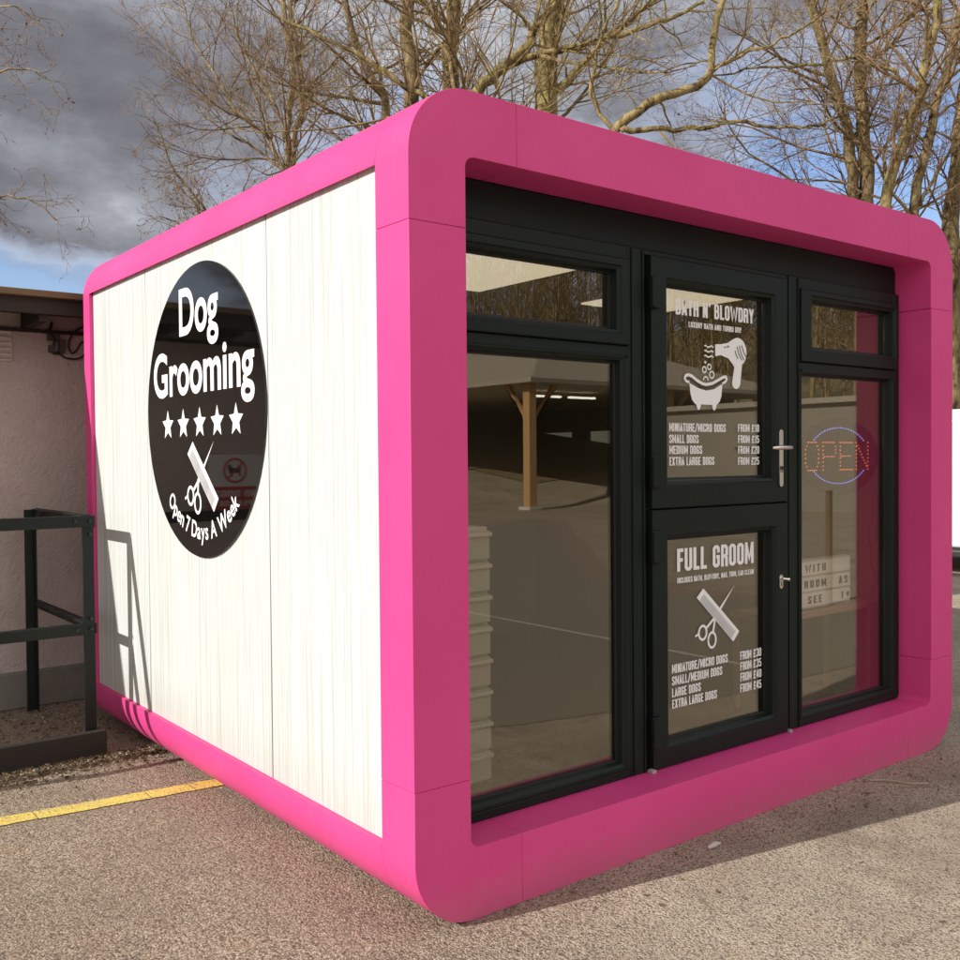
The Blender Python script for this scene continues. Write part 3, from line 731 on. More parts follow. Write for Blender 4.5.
write(Iw, 'NO DOGS', -1.28, 1.215, -.97, .045, .15); write(Iw, 'PLEASE', -1.25, 1.155, -1.0, .035, .15)
put(Iw.mb, 'sign_lettering', mat('sign_text', (.6, .55, .5), .5), ws)

# ------------------------------------------------------------------ steel railing
def steel():
    m = mat('dark_green_steel', (.012, .018, .014), .5, 0, .3); g = N(m); v = g.coord(); n_ = g.noise(v, 12, 5, .7)
    g.base(g.mix(g.ramp(n_, [(.5, 0.0), (.8, .6)]), (.008, .013, .010), (.022, .027, .022))); g.rough(g.ramp(n_, [(.3, .35), (.7, .6)])); g.bump(g.noise(v, 150, 3), .15, .002); return m
STEEL = steel()
rl = thing('steel_railing', 'dark green angle iron railing on a boarded base in front of the rendered wall', 'railing', (-.16, 2.6, 0))
PX, PY = -.150, 2.60
def angle_post(x, y, sx, sy, z1=1.186):
    # L section: flange facing front and flange facing the side
    return MB().box(min(x, x - sx * .055), max(x, x - sx * .055), min(y, y + sy * .007), max(y, y + sy * .007), .02, z1).box(min(x, x - sx * .007), max(x, x - sx * .007), min(y + sy * .0071, y + sy * .055), max(y + sy * .0071, y + sy * .055), .02, z1)
for (x, y, sy) in ((PX, PY, 1), (PX - .02, 3.66, -1), (-2.3, PY, 1)):
    put(angle_post(x, y, 1, sy), 'post', STEEL, rl, bevel=.0015)
def rail(x0, x1, y0, y1, z0, z1, name='rail'): put(MB().box(x0, x1, y0, y1, z0, z1), name, STEEL, rl, bevel=.002)
rail(-2.35, PX + .004, PY - .009, PY - .001, 1.135, 1.192); rail(-2.35, PX - .056, PY - .0005, PY + .045, 1.184, 1.192)
rail(-2.35, PX - .056, PY - .009, PY - .001, .602, .655); rail(-2.35, PX - .057, PY - .0005, PY + .045, .647, .655)
rail(PX + .001, PX + .009, PY, 3.70, 1.135, 1.192); rail(PX - .045, PX + .0005, PY + .056, 3.60, 1.186, 1.193)
rail(PX + .001, PX + .009, PY, 3.70, .602, .655); rail(PX - .045, PX - .008, PY + .056, 3.60, .647, .655)
put(MB().box(-2.5, PX + .03, PY - .06, PY - .012, .0, .125), 'base_board', DKWOOD, rl, bevel=.004)
bt = MB()
for x, z in ((PX - .02, 1.165), (PX - .09, 1.165), (PX - .02, .63), (PX - .09, .63), (PX - .02, .68), (PX - .02, 1.10)):
    bt.tube([(x, PY - .0095, z), (x, PY - .017, z)], .009, 6)
put(bt, 'bolt', mat('bolt_steel', (.05, .05, .045), .4, .8), rl)

# ------------------------------------------------------------------ litter and loose gravel
def litter():
    b = MB(); rnd = random.Random(11)
    def bit(x, y, s, h):
        k = len(b.v); a0 = rnd.uniform(0, 6.28)
        n = rnd.choice((4, 5)); 
        for i in range(n):
            a = a0 + i * 6.283 / n; rr = s * rnd.uniform(.6, 1.2); b.v.append((x + rr * math.cos(a), y + rr * .7 * math.sin(a), .002 + rnd.uniform(0, h)))
        b.v.append((x, y, .003 + h * rnd.uniform(.6, 1.2)))
        for i in range(n): b.f.append((k + i, k + (i + 1) % n, k + n))
    for _ in range(5200):
        x = rnd.uniform(-2.4, .35); y = 2.56 - abs(rnd.gauss(0, .13)) if rnd.random() < .7 else rnd.uniform(2.66, 3.8)
        if x > -.02 and y > 2.2: pass
        bit(x, y, rnd.uniform(.004, .013), .012)
    o = put(b, 'gravel_litter', None); 
    m = mat('gravel_litter', (.2, .16, .1), .9); g = N(m)
    c = g.vor(g.coord(), 60); sp = g.n('ShaderNodeSeparateColor'); g.l(c, sp.inputs[0])
    g.base(g.ramp(sp.outputs[0], [(0, (.03, .02, .01)), (.4, (.11, .075, .035)), (.85, (.22, .16, .08)), (1, (.45, .40, .33))]))
    o.data.materials.append(m); tag(o, 'loose brown gravel and leaf litter along the foot of the railing', 'gravel', kind='stuff')
litter()
def leaves():
    b = MB(); rnd = random.Random(5)
    for _ in range(260):
        x = rnd.uniform(.5, 4.6); y = -.03 - abs(rnd.gauss(0, .16)); s = rnd.uniform(.004, .013)
        if rnd.random() < .25: x, y = rnd.uniform(-1.2, 3.2), rnd.uniform(-1.6, .0) - .1
        if x < 0 and y > -.1: y = -.4
        k = len(b.v); a = rnd.uniform(0, 6.28)
        ca, sa = math.cos(a), math.sin(a)
        for (u, w, z) in ((-1, 0, .2), (0, .45, .0), (1.1, 0, .5), (0, -.45, .1), (.1, 0, .35)): b.v.append((x + s * (u * ca - w * sa), y + s * (u * sa + w * ca), .003 + s * z * .8))
        b.f += [(k, k + 1, k + 4), (k + 1, k + 2, k + 4), (k + 2, k + 3, k + 4), (k + 3, k, k + 4)]
    o = put(b, 'fallen_leaves', wood_mat('dead_leaf', (.05, .03, .018), (.20, .12, .06))); tag(o, 'small dead leaves scattered on the asphalt along the front of the pod', 'leaves', kind='stuff')
leaves()
def stick(name, label, pts, r, m):
    tag(put(MB().tube(curve(pts, 5), r, 6), name, m, smooth=60), label, 'twig')
TW = wood_mat('pale_twig', (.30, .24, .17), (.5, .43, .33)); TWD = wood_mat('dark_twig', (.05, .035, .025), (.10, .07, .05))
stick('twig', 'pale curved twig on the shaded asphalt near the right end of the pod', [(2.40, -.06, .006), (2.46, -.12, .008), (2.50, -.20, .006), (2.56, -.25, .006)], .004, TW)
stick('twig', 'dark thin twig on the sunlit asphalt by the near corner of the pod', [(-.33, .05, .005), (-.20, -.06, .007), (-.05, -.12, .006)], .004, TWD)
tag(put(MB().tube([(1.24, -.10, .005), (1.27, -.105, .012), (1.31, -.10, .006)], [.006, .012, .005], 7), 'pale_stone', mat('pale_stone', (.6, .52, .5), .8), smooth=60), 'small pale stone lying against the foot of the pod front', 'stone')

# ------------------------------------------------------------------ trees
def bark(name, c1, c2, c3):
    m = mat(name, c1, .9, 0, .2); g = N(m); v = g.coord((1, 1, .35))
    n1 = g.noise(v, 9, 6, .7); n2 = g.noise(g.coord(), 2.5, 4)
    g.base(g.mix(g.ramp(n2, [(.4, 0.0), (.62, 1.0)]), g.mix(g.ramp(n1, [(.38, 0.0), (.60, 1.0)]), c1, c2), g.mix(g.ramp(n1, [(.36, 0.0), (.56, 1.0)]), c1, c3))); g.bump(n1, 1.0, .05); return m
MOSSY = bark('mossy_bark', (.07, .045, .022), (.40, .31, .15), (.34, .29, .11))
GREYB = bark('grey_brown_bark', (.05, .034, .018), (.34, .25, .14), (.25, .20, .09))
BIRCH = bark('pale_birch_bark', (.10, .065, .04), (.50, .41, .28), (.36, .28, .16))
TWIGM = bark('reddish_twigs', (.14, .085, .045), (.36, .24, .13), (.30, .21, .10))
TWIGY = bark('yellowish_twigs', (.14, .09, .045), (.38, .29, .15), (.30, .24, .10))
UP = Vector((0, 0, 1))
def tree(name, label, cat, stems, limbs, seed, bm_, tm_, zmin=4.2, dens=(2.6, 3.0, 4.0, 6.0), Ls=(1.6, 3.0), grav=.05, rb=.030, spread=55, bud=0.0, group=None, maxl=4, down=0.0):
    rnd = random.Random(seed)
    root = thing(name, label, cat, (stems[0][0][0][0], stems[0][0][0][1], 0), group or ('bare trees behind the pod' if name == 'bare_tree' else None))
    tb, cb = MB(), MB(); buds = []
    def rdir(d, ang):
        a = d.orthogonal().normalized(); b_ = d.cross(a); t = rnd.uniform(0, 6.283)
        return (d * math.cos(ang) + (a * math.cos(t) + b_ * math.sin(t)) * math.sin(ang)).normalized()
    def grow(p, d, L, r, lvl):
        n_ = 6 if lvl == 1 else (4 if lvl == 2 else 3); pts = [p]; rad = [r]; dirs = [d]; st = L / n_
        for i in range(n_):
            w = .16 if lvl < 3 else .26
            g = grav if lvl < 3 else grav - down
            d = (d + Vector((rnd.gauss(0, w), rnd.gauss(0, w), rnd.gauss(0, w) * .8)) + UP * g).normalized()
            p = p + d * st; pts.append(p); dirs.append(d); rad.append(max(r * (1 - .72 * (i + 1) / n_), .0022))
        cb.tube(pts, rad, 5 if lvl == 1 else 3, cap=False)
        if lvl >= maxl:
            if bud and rnd.random() < bud: buds.append(pts[-1]); buds.append(pts[-2])
            return
        m = int(L * dens[lvl] * 1.36 + rnd.random())
        for _ in range(m):
            t = rnd.uniform(.15, 1) ** .85 * n_; i = min(int(t), n_ - 1); q = pts[i].lerp(pts[i + 1], t - i)
            rr = max(rad[i] * .62, .0025)
            cl = L * rnd.uniform(.32, .62) * (1.15 - .5 * t / n_)
            grow(q, rdir(dirs[i], R(rnd.uniform(22, spread))), max(cl, .16), rr, lvl + 1)
    def path(pts, r0, r1, sub, target, sides=10, spawn=1.0, zmn=zmin):
        P = curve(pts, sub); m = len(P)
        ox = oy = 0; Q = []
        for p in P:
            ox = ox * .75 + rnd.gauss(0, .014); oy = oy * .75 + rnd.gauss(0, .014); Q.append(p + Vector((ox, oy, rnd.gauss(0, .012))))
        P = Q
        rad = [r0 + (r1 - r0) * (i / (m - 1)) ** .9 for i in range(m)]
        target.tube(P, [r_ * (1 + rnd.uniform(-.05, .05)) for r_ in rad], sides)
        tot = sum((P[i + 1] - P[i]).length for i in range(m - 1))
        for i in range(m - 1):
            seg = P[i + 1] - P[i]
            if P[i].z < zmn: continue
            k = seg.length * dens[0] * spawn * 1.35; k = int(k + rnd.random())
            for _ in range(k):
                t = rnd.random(); q = P[i] + seg * t; d = rdir(seg.normalized(), R(rnd.uniform(38, 75)))
                f = 1 - .5 * i / m
                grow(q, d, rnd.uniform(*Ls) * f, min(rad[i] * .5, rb) * rnd.uniform(.55, 1.1), 1)
    for pts, r0, r1, top in stems:
        a = Vector(pts[0]); e = Vector(pts[-1]); dd = (e - Vector(pts[-2])).normalized()
        base = (a.x + (rnd.uniform(-.1, .1)), a.y + rnd.uniform(-.1, .1), -.05)
        full = [base, (base[0] + (a.x - base[0]) * .4, base[1] + (a.y - base[1]) * .4, a.z * .5)] + list(pts)
        h = e.z; p = e
        while h < top:
            dd = (dd * .8 + UP * .25 + Vector((rnd.gauss(0, .06), rnd.gauss(0, .06), 0))).normalized(); p = p + dd * 1.0; h = p.z; full.append(tuple(p))
        path(full, r0 * 1.25, r1, 5, tb)
    for pts, r0, r1 in limbs: path(pts, r0, r1, 6, tb, 8, 1.3, 0)
    for p in buds:
        s = rnd.uniform(.008, .018); k = len(cb.v); q = [Vector((rnd.gauss(0, s), rnd.gauss(0, s), rnd.gauss(0, s))) for _ in range(3)]
        cb.v += [tuple(p), tuple(p + q[0]), tuple(p + q[0] + q[1] * .5 - UP * s), tuple(p + q[2])]; cb.f += [(k, k + 1, k + 2), (k, k + 2, k + 3)]
    put(tb, 'trunk', bm_, root, smooth=70); put(cb, 'branches', tm_, root)
    return root
tree('bare_tree', 'thick mossy trunked bare tree rising behind the middle of the pod roof', 'tree',
     [([(7.11, 7.32, 6.04), (7.16, 7.30, 6.70), (7.26, 7.25, 7.48)], .155, .05, 12)],
     [([(7.14, 7.30, 6.15), (7.49, 7.04, 6.56), (7.70, 6.88, 6.89), (8.12, 6.56, 7.28), (8.7, 6.3, 7.9)], .065, .02)], 21, MOSSY, TWIGY, dens=(2.2, 2.4, 3.4, 5))
tree('bare_tree', 'bare tree with a long forked limb leaning right beside the mossy trunk', 'tree',
     [([(5.72, 7.12, 5.5), (5.80, 7.07, 5.91), (6.12, 6.83, 6.27), (6.30, 6.70, 6.5), (6.37, 6.64, 6.66), (6.56, 6.51, 6.96)], .075, .03, 9.5)],
     [([(6.12, 6.83, 6.27), (6.45, 6.57, 6.38), (6.98, 6.16, 6.51), (7.56, 5.72, 6.74), (8.0, 5.4, 7.0)], .055, .018),
      ([(5.8, 7.5, 5.9), (5.48, 7.96, 6.11), (5.04, 8.31, 6.51), (4.55, 8.70, 6.81), (4.06, 9.10, 7.16)], .045, .015)], 22, MOSSY, TWIGY, dens=(2.2, 2.4, 3.6, 5))
tree('bare_tree', 'straight grey brown bare trunk nearest the top corner of the pod', 'tree',
     [([(6.29, 9.24, 6.55), (6.30, 9.26, 7.26), (6.28, 9.29, 7.97)], .105, .04, 12)], [], 23, GREYB, TWIGM, dens=(2.6, 2.6, 3.8, 5))
tree('bare_tree', 'dark forked bare trunk just right of the pod top corner', 'tree',
     [([(6.43, 8.50, 6.53), (6.44, 8.51, 7.18), (6.51, 8.47, 7.73)], .115, .04, 12)],
     [([(6.44, 8.51, 7.1), (6.62, 8.4, 7.5), (6.9, 8.1, 8.0)], .05, .02), ([(6.44, 8.51, 7.2), (6.2, 8.7, 7.6), (6.0, 8.9, 8.2)], .05, .02)], 24, GREYB, TWIGM, dens=(2.6, 2.6, 3.8, 5))
tree('bare_tree', 'slim pale bare tree left of the pod top corner', 'tree',
     [([(6.57, 10.3, 6.61), (6.38, 10.46, 7.22), (6.18, 10.64, 7.98)], .065, .03, 11)], [], 25, BIRCH, TWIGM, dens=(2.6, 2.6, 3.8, 5))
tree('birch_tree', 'many stemmed birch with fine drooping twigs above the cream side of the pod', 'tree',
     [([(5.39, 11.19, 5.90), (5.38, 11.22, 6.48), (5.45, 11.19, 7.23), (5.38, 11.26, 7.99)], .060, .02, 11),
      ([(5.42, 11.18, 6.02), (5.57, 11.08, 6.78), (5.52, 11.14, 7.54), (5.44, 11.22, 8.3)], .050, .02, 11)],
     [([(5.39, 11.20, 5.7), (5.16, 11.39, 6.33), (4.81, 11.67, 6.71), (4.53, 11.91, 7.32), (4.24, 12.15, 8.01), (4.1, 12.3, 8.8)], .038, .012),
      ([(5.39, 11.2, 5.8), (4.95, 11.5, 6.2), (4.55, 11.8, 6.5), (4.2, 12.1, 7.0)], .03, .008),
      ([(5.4, 11.2, 6.3), (5.2, 11.3, 6.9), (4.9, 11.6, 7.6), (4.7, 11.8, 8.4)], .03, .01)], 26, BIRCH, TWIGM, zmin=5.0, dens=(3.6, 3.2, 4.2, 6), Ls=(1.1, 2.3), rb=.018, grav=.09)
tree('shrub', 'low bare shrubby tree showing above the far end of the pod roof', 'tree',
     [([(5.30, 13.8, 5.2), (5.21, 13.87, 5.7), (4.98, 14.07, 6.1), (4.78, 14.23, 6.5)], .03, .012, 6.7)],
     [([(5.30, 13.80, 5.3), (5.04, 14.02, 5.9), (4.71, 14.28, 6.3), (4.44, 14.50, 6.4)], .02, .008),
      ([(5.3, 13.8, 5.0), (4.9, 14.1, 5.5), (4.5, 14.45, 5.7)], .02, .008), ([(5.3, 13.8, 5.0), (5.6, 13.5, 5.9), (5.8, 13.3, 6.5)], .02, .008)], 27, GREYB, TWIGM, zmin=4.6, dens=(4.5, 4, 5, 6), Ls=(.6, 1.3), rb=.010, maxl=3, bud=.7)
tree('bare_tree', 'low bare tree with a long limb crossing rightward above the pod roof edge', 'tree',
     [([(6.25, 5.42, 4.6), (6.37, 5.33, 5.08), (6.73, 5.06, 5.43), (7.15, 4.74, 5.65), (7.24, 4.68, 5.99)], .060, .025, 8)],
     [([(6.42, 5.30, 5.09), (6.75, 5.05, 5.12), (7.12, 4.75, 5.13), (7.47, 4.48, 5.18), (7.99, 4.06, 5.10), (8.5, 3.8, 5.3)], .035, .012),
      ([(7.15, 4.74, 5.65), (7.4, 4.55, 5.9), (7.9, 4.2, 6.1), (8.4, 3.9, 6.5)], .030, .01),
      ([(6.37, 5.33, 5.05), (6.2, 5.5, 5.6), (6.3, 5.4, 6.2), (6.5, 5.2, 6.9)], .028, .01)], 28, MOSSY, TWIGY, zmin=4.8, dens=(2.2, 2.6, 3.6, 5), Ls=(.8, 1.9), rb=.018)
tree('bare_tree', 'thinner left hand trunk of the twin bare trees above the pod roof', 'tree',
     [([(13.03, 6.50, 5.68), (12.99, 6.55, 6.65), (12.84, 6.69, 7.38), (12.69, 6.83, 8.19), (12.55, 6.95, 8.84)], .085, .04, 13)], [], 29, GREYB, TWIGM, dens=(3.2, 2.8, 3.8, 5), Ls=(1.4, 3.2), bud=.25)
tree('bare_tree', 'thicker right hand trunk of the twin bare trees above the pod roof', 'tree',
     [([(13.19, 6.37, 5.60), (13.17, 6.41, 6.73), (13.17, 6.44, 7.70), (13.23, 6.42, 8.83)], .110, .05, 13)],
     [([(12.0, 6.0, 6.2), (11.2, 5.6, 6.55), (10.2, 5.2, 6.75), (9.3, 5.0, 7.0)][::-1][::-1], .035, .012)] and [], 30, GREYB, TWIGM, dens=(3.2, 2.8, 3.8, 5), Ls=(1.4, 3.2), bud=.25)
tree('bare_tree', 'bare tree leaning right over the right end of the pod roof', 'tree',
     [([(11.56, 5.09, 5.00), (11.80, 4.93, 5.88), (12.00, 4.79, 6.63), (12.13, 4.71, 7.34), (12.21, 4.66, 7.90)], .075, .035, 12)],
     [([(11.7, 5.0, 6.9), (11.2, 5.3, 7.05), (10.5, 5.7, 6.9), (9.8, 6.0, 6.8), (9.1, 6.4, 6.6)], .03, .01)], 31, MOSSY, TWIGM, dens=(2.8, 2.6, 3.8, 5), Ls=(1.3, 2.8), bud=.25)
tree('bare_tree', 'dark slender bare tree close to the rounded right top corner of the pod', 'tree',
     [([(12.36, 5.10, 5.03), (12.49, 5.02, 5.79), (12.64, 4.93, 6.67), (12.91, 4.74, 7.54)], .070, .03, 12)],
     [([(12.42, 5.05, 5.1), (12.7, 4.9, 5.7), (13.0, 4.6, 6.1), (13.6, 4.3, 6.4)], .03, .01)], 32, GREYB, TWIGM, dens=(2.8, 2.6, 3.8, 5), Ls=(1.3, 2.8), bud=.25)
tree('bare_tree', 'brown bare trunk at the right edge behind the white van', 'tree',
     [([(14.3, 5.48, 4.0), (14.25, 5.5, 5.0), (14.35, 5.45, 6.0), (14.45, 5.40, 7.0)], .13, .06, 13)], [], 33, GREYB, TWIGM, zmin=2.0, dens=(2.4, 2.6, 3.6, 5), Ls=(1.2, 2.6))
tree('birch_tree', 'birch beyond the rendered building with sparse budding twigs at the left edge', 'tree',
     [([(-.25, 12.95, 4.0), (-.2, 12.9, 5.2), (-.1, 12.8, 6.5)], .09, .03, 10)],
     [([(-.2, 12.9, 5.0), (.4, 12.5, 5.8), (1.1, 11.9, 6.4), (1.75, 11.4, 6.6), (2.1, 11.2, 6.3)], .03, .006), ([(-.2, 12.9, 4.2), (.4, 12.4, 4.6), (1.0, 11.9, 4.9), (1.7, 11.4, 4.9), (2.0, 11.2, 4.6)], .03, .006),
      ([(-.2, 12.9, 5.6), (.3, 12.5, 6.6), (1.1, 11.95, 7.2), (1.6, 11.5, 7.4), (1.95, 11.3, 7.1)], .025, .006)], 34, BIRCH, TWIGM, zmin=3.8, dens=(4.2, 3.4, 4.2, 6), Ls=(.4, 1.0), rb=.011, grav=.0, down=.14, bud=1.0)

# woods on the valley sides (mass of bare trunks and twigs)
def ground_z(x, y):
    s = x * .62 - y * .78; t = x * .8 + y * .6
    if s > 26: return min((s - 26) * .17, 22)
    if t > 26: return min((t - 26) * .06, 3)
    return 0
def woods():
    b = MB(); rnd = random.Random(77)
    def one(x, y, h):
        z0 = ground_z(x, y) - .2; k = rnd.uniform(.04, .12)
        lean = Vector((rnd.gauss(0, .06), rnd.gauss(0, .06), 1)).normalized()
        b.tube([(x, y, z0), tuple(Vector((x, y, z0)) + lean * h)], [k, .02], 4, cap=False)
        for _ in range(26):
            t = rnd.uniform(.12, .98); p = Vector((x, y, z0)) + lean * h * t; a = rnd.uniform(0, 6.28); L = h * (1.05 - t) * rnd.uniform(.2, .42) + .5
            d = Vector((math.cos(a), math.sin(a), rnd.uniform(.4, 1.6))).normalized()
            m1 = p + d * L * .5; e = p + d * L + UP * L * .15
            b.tube([p, m1, e], [.035, .022, .012], 3, cap=False)
            for _ in range(4):
                a2 = rnd.uniform(0, 6.28); d2 = (d + Vector((math.cos(a2), math.sin(a2), rnd.uniform(-.2, .8))) * .8).normalized(); q = p.lerp(e, rnd.uniform(.3, .95))
                b.tube([q, q + d2 * L * .45], [.016, .008], 3, cap=False)
    n = 0
    for _ in range(520):            # hillside facing the pod front
        ang = R(rnd.uniform(-95, 5)); d = rnd.uniform(44, 95)
        x, y = d * math.cos(ang), d * math.sin(ang)
        if x * .62 - y * .78 < 36: continue
        one(x, y, rnd.uniform(8, 14)); n += 1
    o = put(b, 'hillside_woods', bark('woodland_bark', (.20, .14, .075), (.40, .30, .17), (.30, .24, .12)))
    tag(o, 'bare brown wood covering the valley side opposite the pod front', 'woods', kind='stuff')
    b2 = MB(); b = b2
    def brush(x, y, h):
        z0 = ground_z(x, y) - .1
        for _ in range(26):
            a = rnd.uniform(0, 6.28); t = rnd.uniform(.1, .5); d = Vector((math.cos(a) * t, math.sin(a) * t, 1)).normalized(); L = h * rnd.uniform(.5, 1)
            p = Vector((x + rnd.gauss(0, .3), y + rnd.gauss(0, .3), z0)); e = p + d * L
            b.tube([p, p.lerp(e, .5) + Vector((rnd.gauss(0, .08), rnd.gauss(0, .08), 0)), e], [.02, .014, .006], 3, cap=False)
            for _ in range(7):
                q = p.lerp(e, rnd.uniform(.3, 1)); d2 = (d + Vector((rnd.gauss(0, .6), rnd.gauss(0, .6), rnd.gauss(.1, .3)))).normalized(); b.tube([q, q + d2 * L * .22], [.008, .004], 3, cap=False)
    for _ in range(230):
        x = rnd.uniform(13, 34); brush(x, rnd.uniform(8, 20) + (x - 13) * .05, rnd.uniform(2.2, 4.2))
    for _ in range(90): brush(rnd.uniform(17.5, 24), rnd.uniform(2, 8), rnd.uniform(2.4, 4.2))
    o = put(b2, 'brushwood', TWIGM); tag(o, 'dense brown winter brushwood beyond the van behind the pod', 'undergrowth', kind='stuff')
woods()
def field():
    m = mat('winter_bank', (.10, .085, .04), .95); g = N(m); g.base(g.mix(g.noise(g.coord(), .8, 6, .7), (.16, .12, .06), (.30, .24, .12))); g.bump(g.noise(g.coord(), 6, 5), .8, .1)
    b = MB(); xs = [i * 6 - 100 for i in range(40)]
    kk = len(xs)
    for y in xs:
        for x in xs: b.v.append((x, y, ground_z(x, y) + .03))
    for j in range(kk - 1):
        for i in range(kk - 1):
            cx, cy = xs[i] + 3, xs[j] + 3
            if cx * .62 - cy * .78 > 33: b.f.append((j * kk + i, j * kk + i + 1, (j + 1) * kk + i + 1, (j + 1) * kk + i))
    o = put(b, 'hillside', m); tag(o, kind='structure')
field()

# ------------------------------------------------------------------ white van, right edge
VW = mat('white_van_paint', (.80, .80, .80), .3); VB = mat('black_plastic_trim', (.02, .02, .02), .5)
van = thing('parked_van', 'white van parked beyond the right end of the pod', 'van', (12.6, 4.2, 0))
prof = [(10.30, .32), (15.0, .32), (15.1, .55), (15.0, 1.0), (14.2, 1.12), (13.5, 1.86), (13.2, 1.98), (10.5, 2.02), (10.34, 1.9)]
put(MB().prism_y(prof, 3.10, 4.95), 'body', VW, van, bevel=.04)
for y in (3.092, 4.952):
    put(MB().prism_y([(12.9, 1.15), (13.95, 1.15), (13.4, 1.75), (12.95, 1.80)], y, y + .006), 'side_window', mat('dark_glass', (.01, .012, .012), .05), van)
put(MB().box(10.285, 10.2995, 3.3, 3.95, 1.25, 1.75).box(10.285, 10.2995, 4.1, 4.75, 1.25, 1.75), 'rear_window', mat('dark_rear_glass', (.02, .022, .022), .08), van, bevel=.004) if 0 else None
put(MB().box(10.22, 10.42, 3.12, 4.93, .20, .315), 'bumper', VB, van, bevel=.03)
put(MB().box(10.292, 10.2995, 4.018, 4.026, .42, 1.92).box(10.27, 10.2995, 4.05, 4.20, .95, 1.0), 'rear_door_seam', VB, van)
for y in (3.13, 4.89): put(MB().box(10.36, 13.2, y, y + .03, 2.01, 2.06), 'roof_bar', VB, van)
for x in (11.1, 14.3):
    for y in (3.14, 4.72):
        w_ = put(MB().tube([(x, y, .31), (x, y + .2, .31)], .31, 28), 'wheel', VB, van, smooth=40)
        put(MB().tube([(x, y - .006, .31), (x, y + .206, .31)], .19, 20), 'rim', mat('van_rim', (.4, .4, .4), .3, .8), w_, smooth=40)
put(MB().box(10.288, 10.2995, 3.75, 4.30, .50, .61), 'number_plate', mat('yellow_plate', (.6, .45, .05), .4), van)
for y in (3.16, 4.84): put(MB().box(10.29, 10.32, y, y + .06, .9, 1.3), 'tail_light', mat('red_lens', (.4, .02, .02), .2), van)

# ------------------------------------------------------------------ yard opposite (mirrored in the glass)
OAK = wood_mat('oak_post', (.42, .24, .10), (.62, .38, .17), (1, 1, .2))
sh = thing('timber_shelter', 'open sided timber shelter with oak posts and a pale hipped roof across the yard', 'shelter', (22, -26, 0))
ex0, ey0, ex1, ey1, ze = 16.2, -17.7, 28.5, -33.0, 3.70
b = MB()
b.v = [(ex0, ey0, ze), (ex1, ey0, ze), (ex1, ey1, ze), (ex0, ey1, ze), (22.3, -23.6, 6.0), (22.3, -27.0, 6.0), (ex0, ey0, ze - .12), (ex1, ey0, ze - .12), (ex1, ey1, ze - .12), (ex0, ey1, ze - .12)]
b.f = [(0, 1, 4), (1, 2, 5, 4), (2, 3, 5), (3, 0, 4, 5), (0, 6, 7, 1), (1, 7, 8, 2), (2, 8, 9, 3), (3, 9, 6, 0), (9, 8, 7, 6)]
put(b, 'roof', wood_mat('cedar_shingle', (.30, .25, .19), (.46, .40, .32), (1, 1, 4)), sh)
for x, y in ((16.75, -18.4), (22.6, -18.4), (28.0, -18.4), (16.75, -25.4), (16.75, -32.5)):
    p_ = put(MB().box(x - .14, x + .14, y - .14, y + .14, 0, ze - .125), 'post', OAK, sh, bevel=.02)
    br = MB()
    if y == -18.4:
        for s in (-1, 1):
            if ex0 < x + s * 1.1 < ex1: br.add([(x + s * .141, y - .07, 2.75), (x + s * .141, y + .07, 2.75), (x + s * .141, y + .07, 2.55), (x + s * .141, y - .07, 2.55), (x + s * 1.05, y - .07, ze - .13), (x + s * 1.05, y + .07, ze - .13), (x + s * .85, y + .07, ze - .13), (x + s * .85, y - .07, ze - .13)], [(0, 1, 5, 4), (3, 7, 6, 2), (0, 4, 7, 3), (1, 2, 6, 5)])
    if x == 16.75:
        for s in (-1, 1):
            if ey1 < y + s * 1.1 < ey0: br.add([(x - .07, y + s * .141, 2.75), (x + .07, y + s * .141, 2.75), (x + .07, y + s * .141, 2.55), (x - .07, y + s * .141, 2.55), (x - .07, y + s * 1.05, ze - .13), (x + .07, y + s * 1.05, ze - .13), (x + .07, y + s * .85, ze - .13), (x - .07, y + s * .85, ze - .13)], [(0, 1, 5, 4), (3, 7, 6, 2), (0, 4, 7, 3), (1, 2, 6, 5)])
    put(br, 'brace', OAK, p_)
    put(MB().box(x - .24, x + .24, y - .24, y + .24, 0, .09), 'post_base', mat('pale_stone_base', (.6, .58, .52), .8), p_, bevel=.01)
SHW = wood_mat('dark_shelter_boards', (.035, .025, .015), (.08, .058, .035), (4, 4, .3))
put(MB().box(18.2, 28.4, -32.8, -32.6, 0, ze - .13).box(28.1, 28.3, -32.59, -20.2, 0, ze - .13), 'back_wall', SHW, sh)
for i in range(3):
    put(MB().box(19.6 + i * 2.6, 21.4 + i * 2.6, -32.58, -32.55, 1.75, 2.6), 'window', emit('daylight_glow_pane', (.75, .75, .62), .30), sh)  # shelter panes glow by emission in place of daylight from behind
put(MB().box(28.06, 28.09, -30.5, -28.7, 1.75, 2.6).box(28.06, 28.09, -27.5, -25.5, 1.75, 2.6), 'window', emit('daylight_glow_pane', (.75, .75, .62), .30), sh)
for i in range(2): put(MB().box(18.6 + i * 1.5, 19.7 + i * 1.5, -20.4, -20.25, 3.38, 3.44), 'strip_light', emit('strip_light_glow', (1, .98, .9), 3.0), sh)
ob = thing('rendered_outbuilding', 'pale rendered outbuilding with a flat roof across the yard', 'building', (24, -13, 0))
put(MB().box(21.6, 27, -17.8, -7.5, 0, 2.85), 'wall', wood_mat('pale_render', (.21, .19, .155), (.28, .25, .21)), ob)
put(MB().box(21.4, 27.2, -18.0, -7.3, 2.851, 3.0), 'roof', wood_mat('pale_roof_edge', (.28, .255, .21), (.34, .31, .26)), ob)
put(MB().box(21.57, 21.599, -9.4, -8.4, .02, 2.05), 'door', SHW, ob)
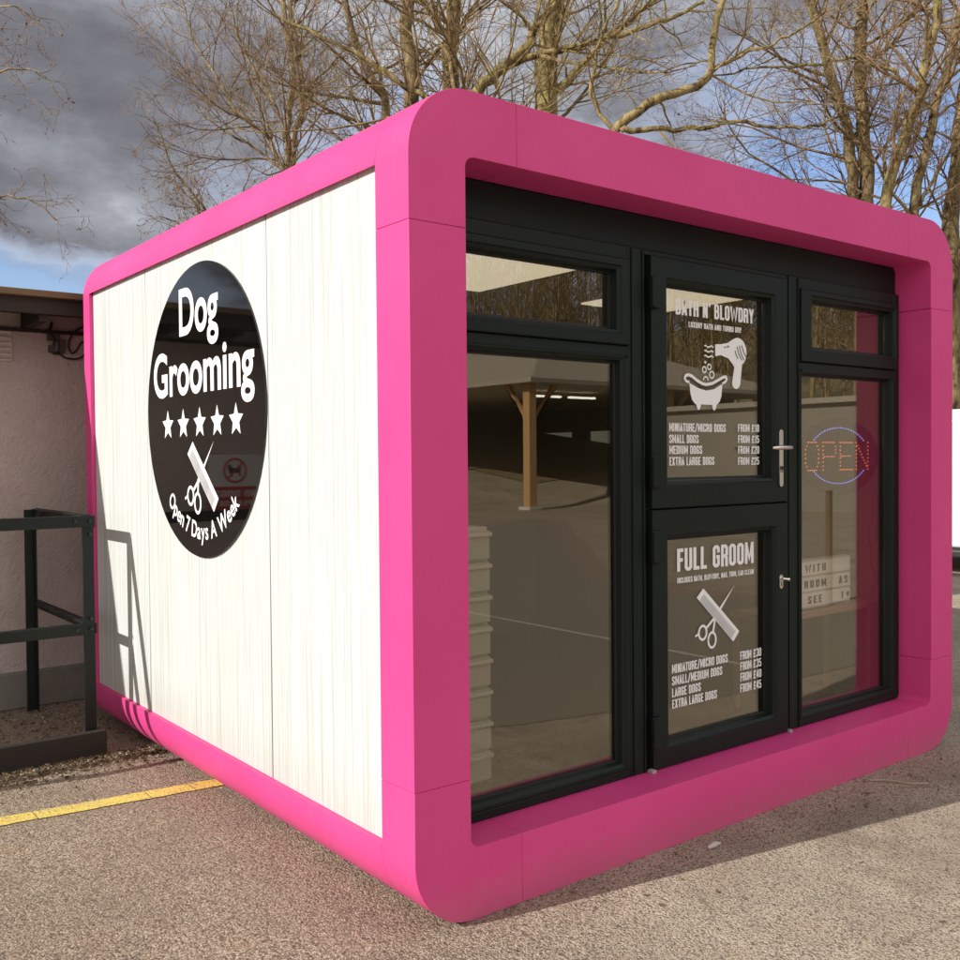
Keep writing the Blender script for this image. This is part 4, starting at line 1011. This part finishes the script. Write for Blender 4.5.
tag(put(MB().tube([(6.95, -2.64, 0), (6.95, -2.64, 1.12)], .033, 10), 'timber_pole', wood_mat('weathered_pole', (.12, .08, .04), (.24, .17, .09), (1, 1, .2)), smooth=60), 'slim round timber pole standing in the yard opposite the door', 'pole')
def band():
    m = mat('reddish_block_paving', (.34, .20, .15), .85); g = N(m); br = g.n('ShaderNodeTexBrick'); br.inputs['Scale'].default_value = 5
    g.l(g.coord(), br.inputs['Vector']); br.inputs['Color1'].default_value = (.36, .27, .215, 1); br.inputs['Color2'].default_value = (.33, .24, .19, 1); br.inputs['Mortar'].default_value = (.12, .1, .08, 1); g.base(br.outputs[0])
    P = curve([(4.29, -5.46, 0), (6.33, -8.18, 0), (8.66, -10.9, 0), (11.6, -13.9, 0), (13.7, -15.0, 0), (13.4, -13.6, 0), (11.7, -11.6, 0), (9.26, -8.6, 0), (7.5, -6.5, 0), (6.75, -5.3, 0), (6.7, -4.4, 0), (6.85, -3.3, 0), (7.06, -2.3, 0), (7.4, -1.2, 0)], 6)
    core_ = P; pb = MB(); pb.add([tuple(Vector((p.x, p.y, .003))) for p in core_] + [(6.8, -.9, .003), (3.2, -.95, .003), (1.8, -1.25, .003), (.5, -1.8, .003), (2.0, -3.2, .003)], [])
    k_ = len(pb.v); bm = bmesh.new(); f = bm.faces.new([bm.verts.new(v_) for v_ in pb.v]); bmesh.ops.triangulate(bm, faces=[f]); me = bpy.data.meshes.new('p'); bm.to_mesh(me); bm.free()
    tag(put(me, 'tarmac_patch', wood_mat('fresh_tarmac', (.21, .185, .14), (.29, .255, .195))), kind='structure')
    b = MB(); w = .20
    for i, p in enumerate(P):
        d = (P[min(i + 1, len(P) - 1)] - P[max(i - 1, 0)]).normalized(); n_ = Vector((-d.y, d.x, 0))
        b.v += [tuple(p + n_ * w + UP * .004), tuple(p - n_ * w + UP * .004)]
    for i in range(len(P) - 1): b.f.append((2 * i, 2 * i + 1, 2 * i + 3, 2 * i + 2))
    tag(put(b, 'paving_band', m), kind='structure')
    b = MB().add([(3.98, -6.5, .004), (4.03, -6.5, .004), (4.05, -1.2, .004), (4.0, -1.2, .004)], [(0, 1, 2, 3)])
    tag(put(b, 'concrete_joint', mat('pale_joint', (.5, .46, .38), .8)), kind='structure')
band()
S.render.engine = 'CYCLES'
S.cycles.max_bounces = 10; S.cycles.transparent_max_bounces = 16; S.cycles.glossy_bounces = 5
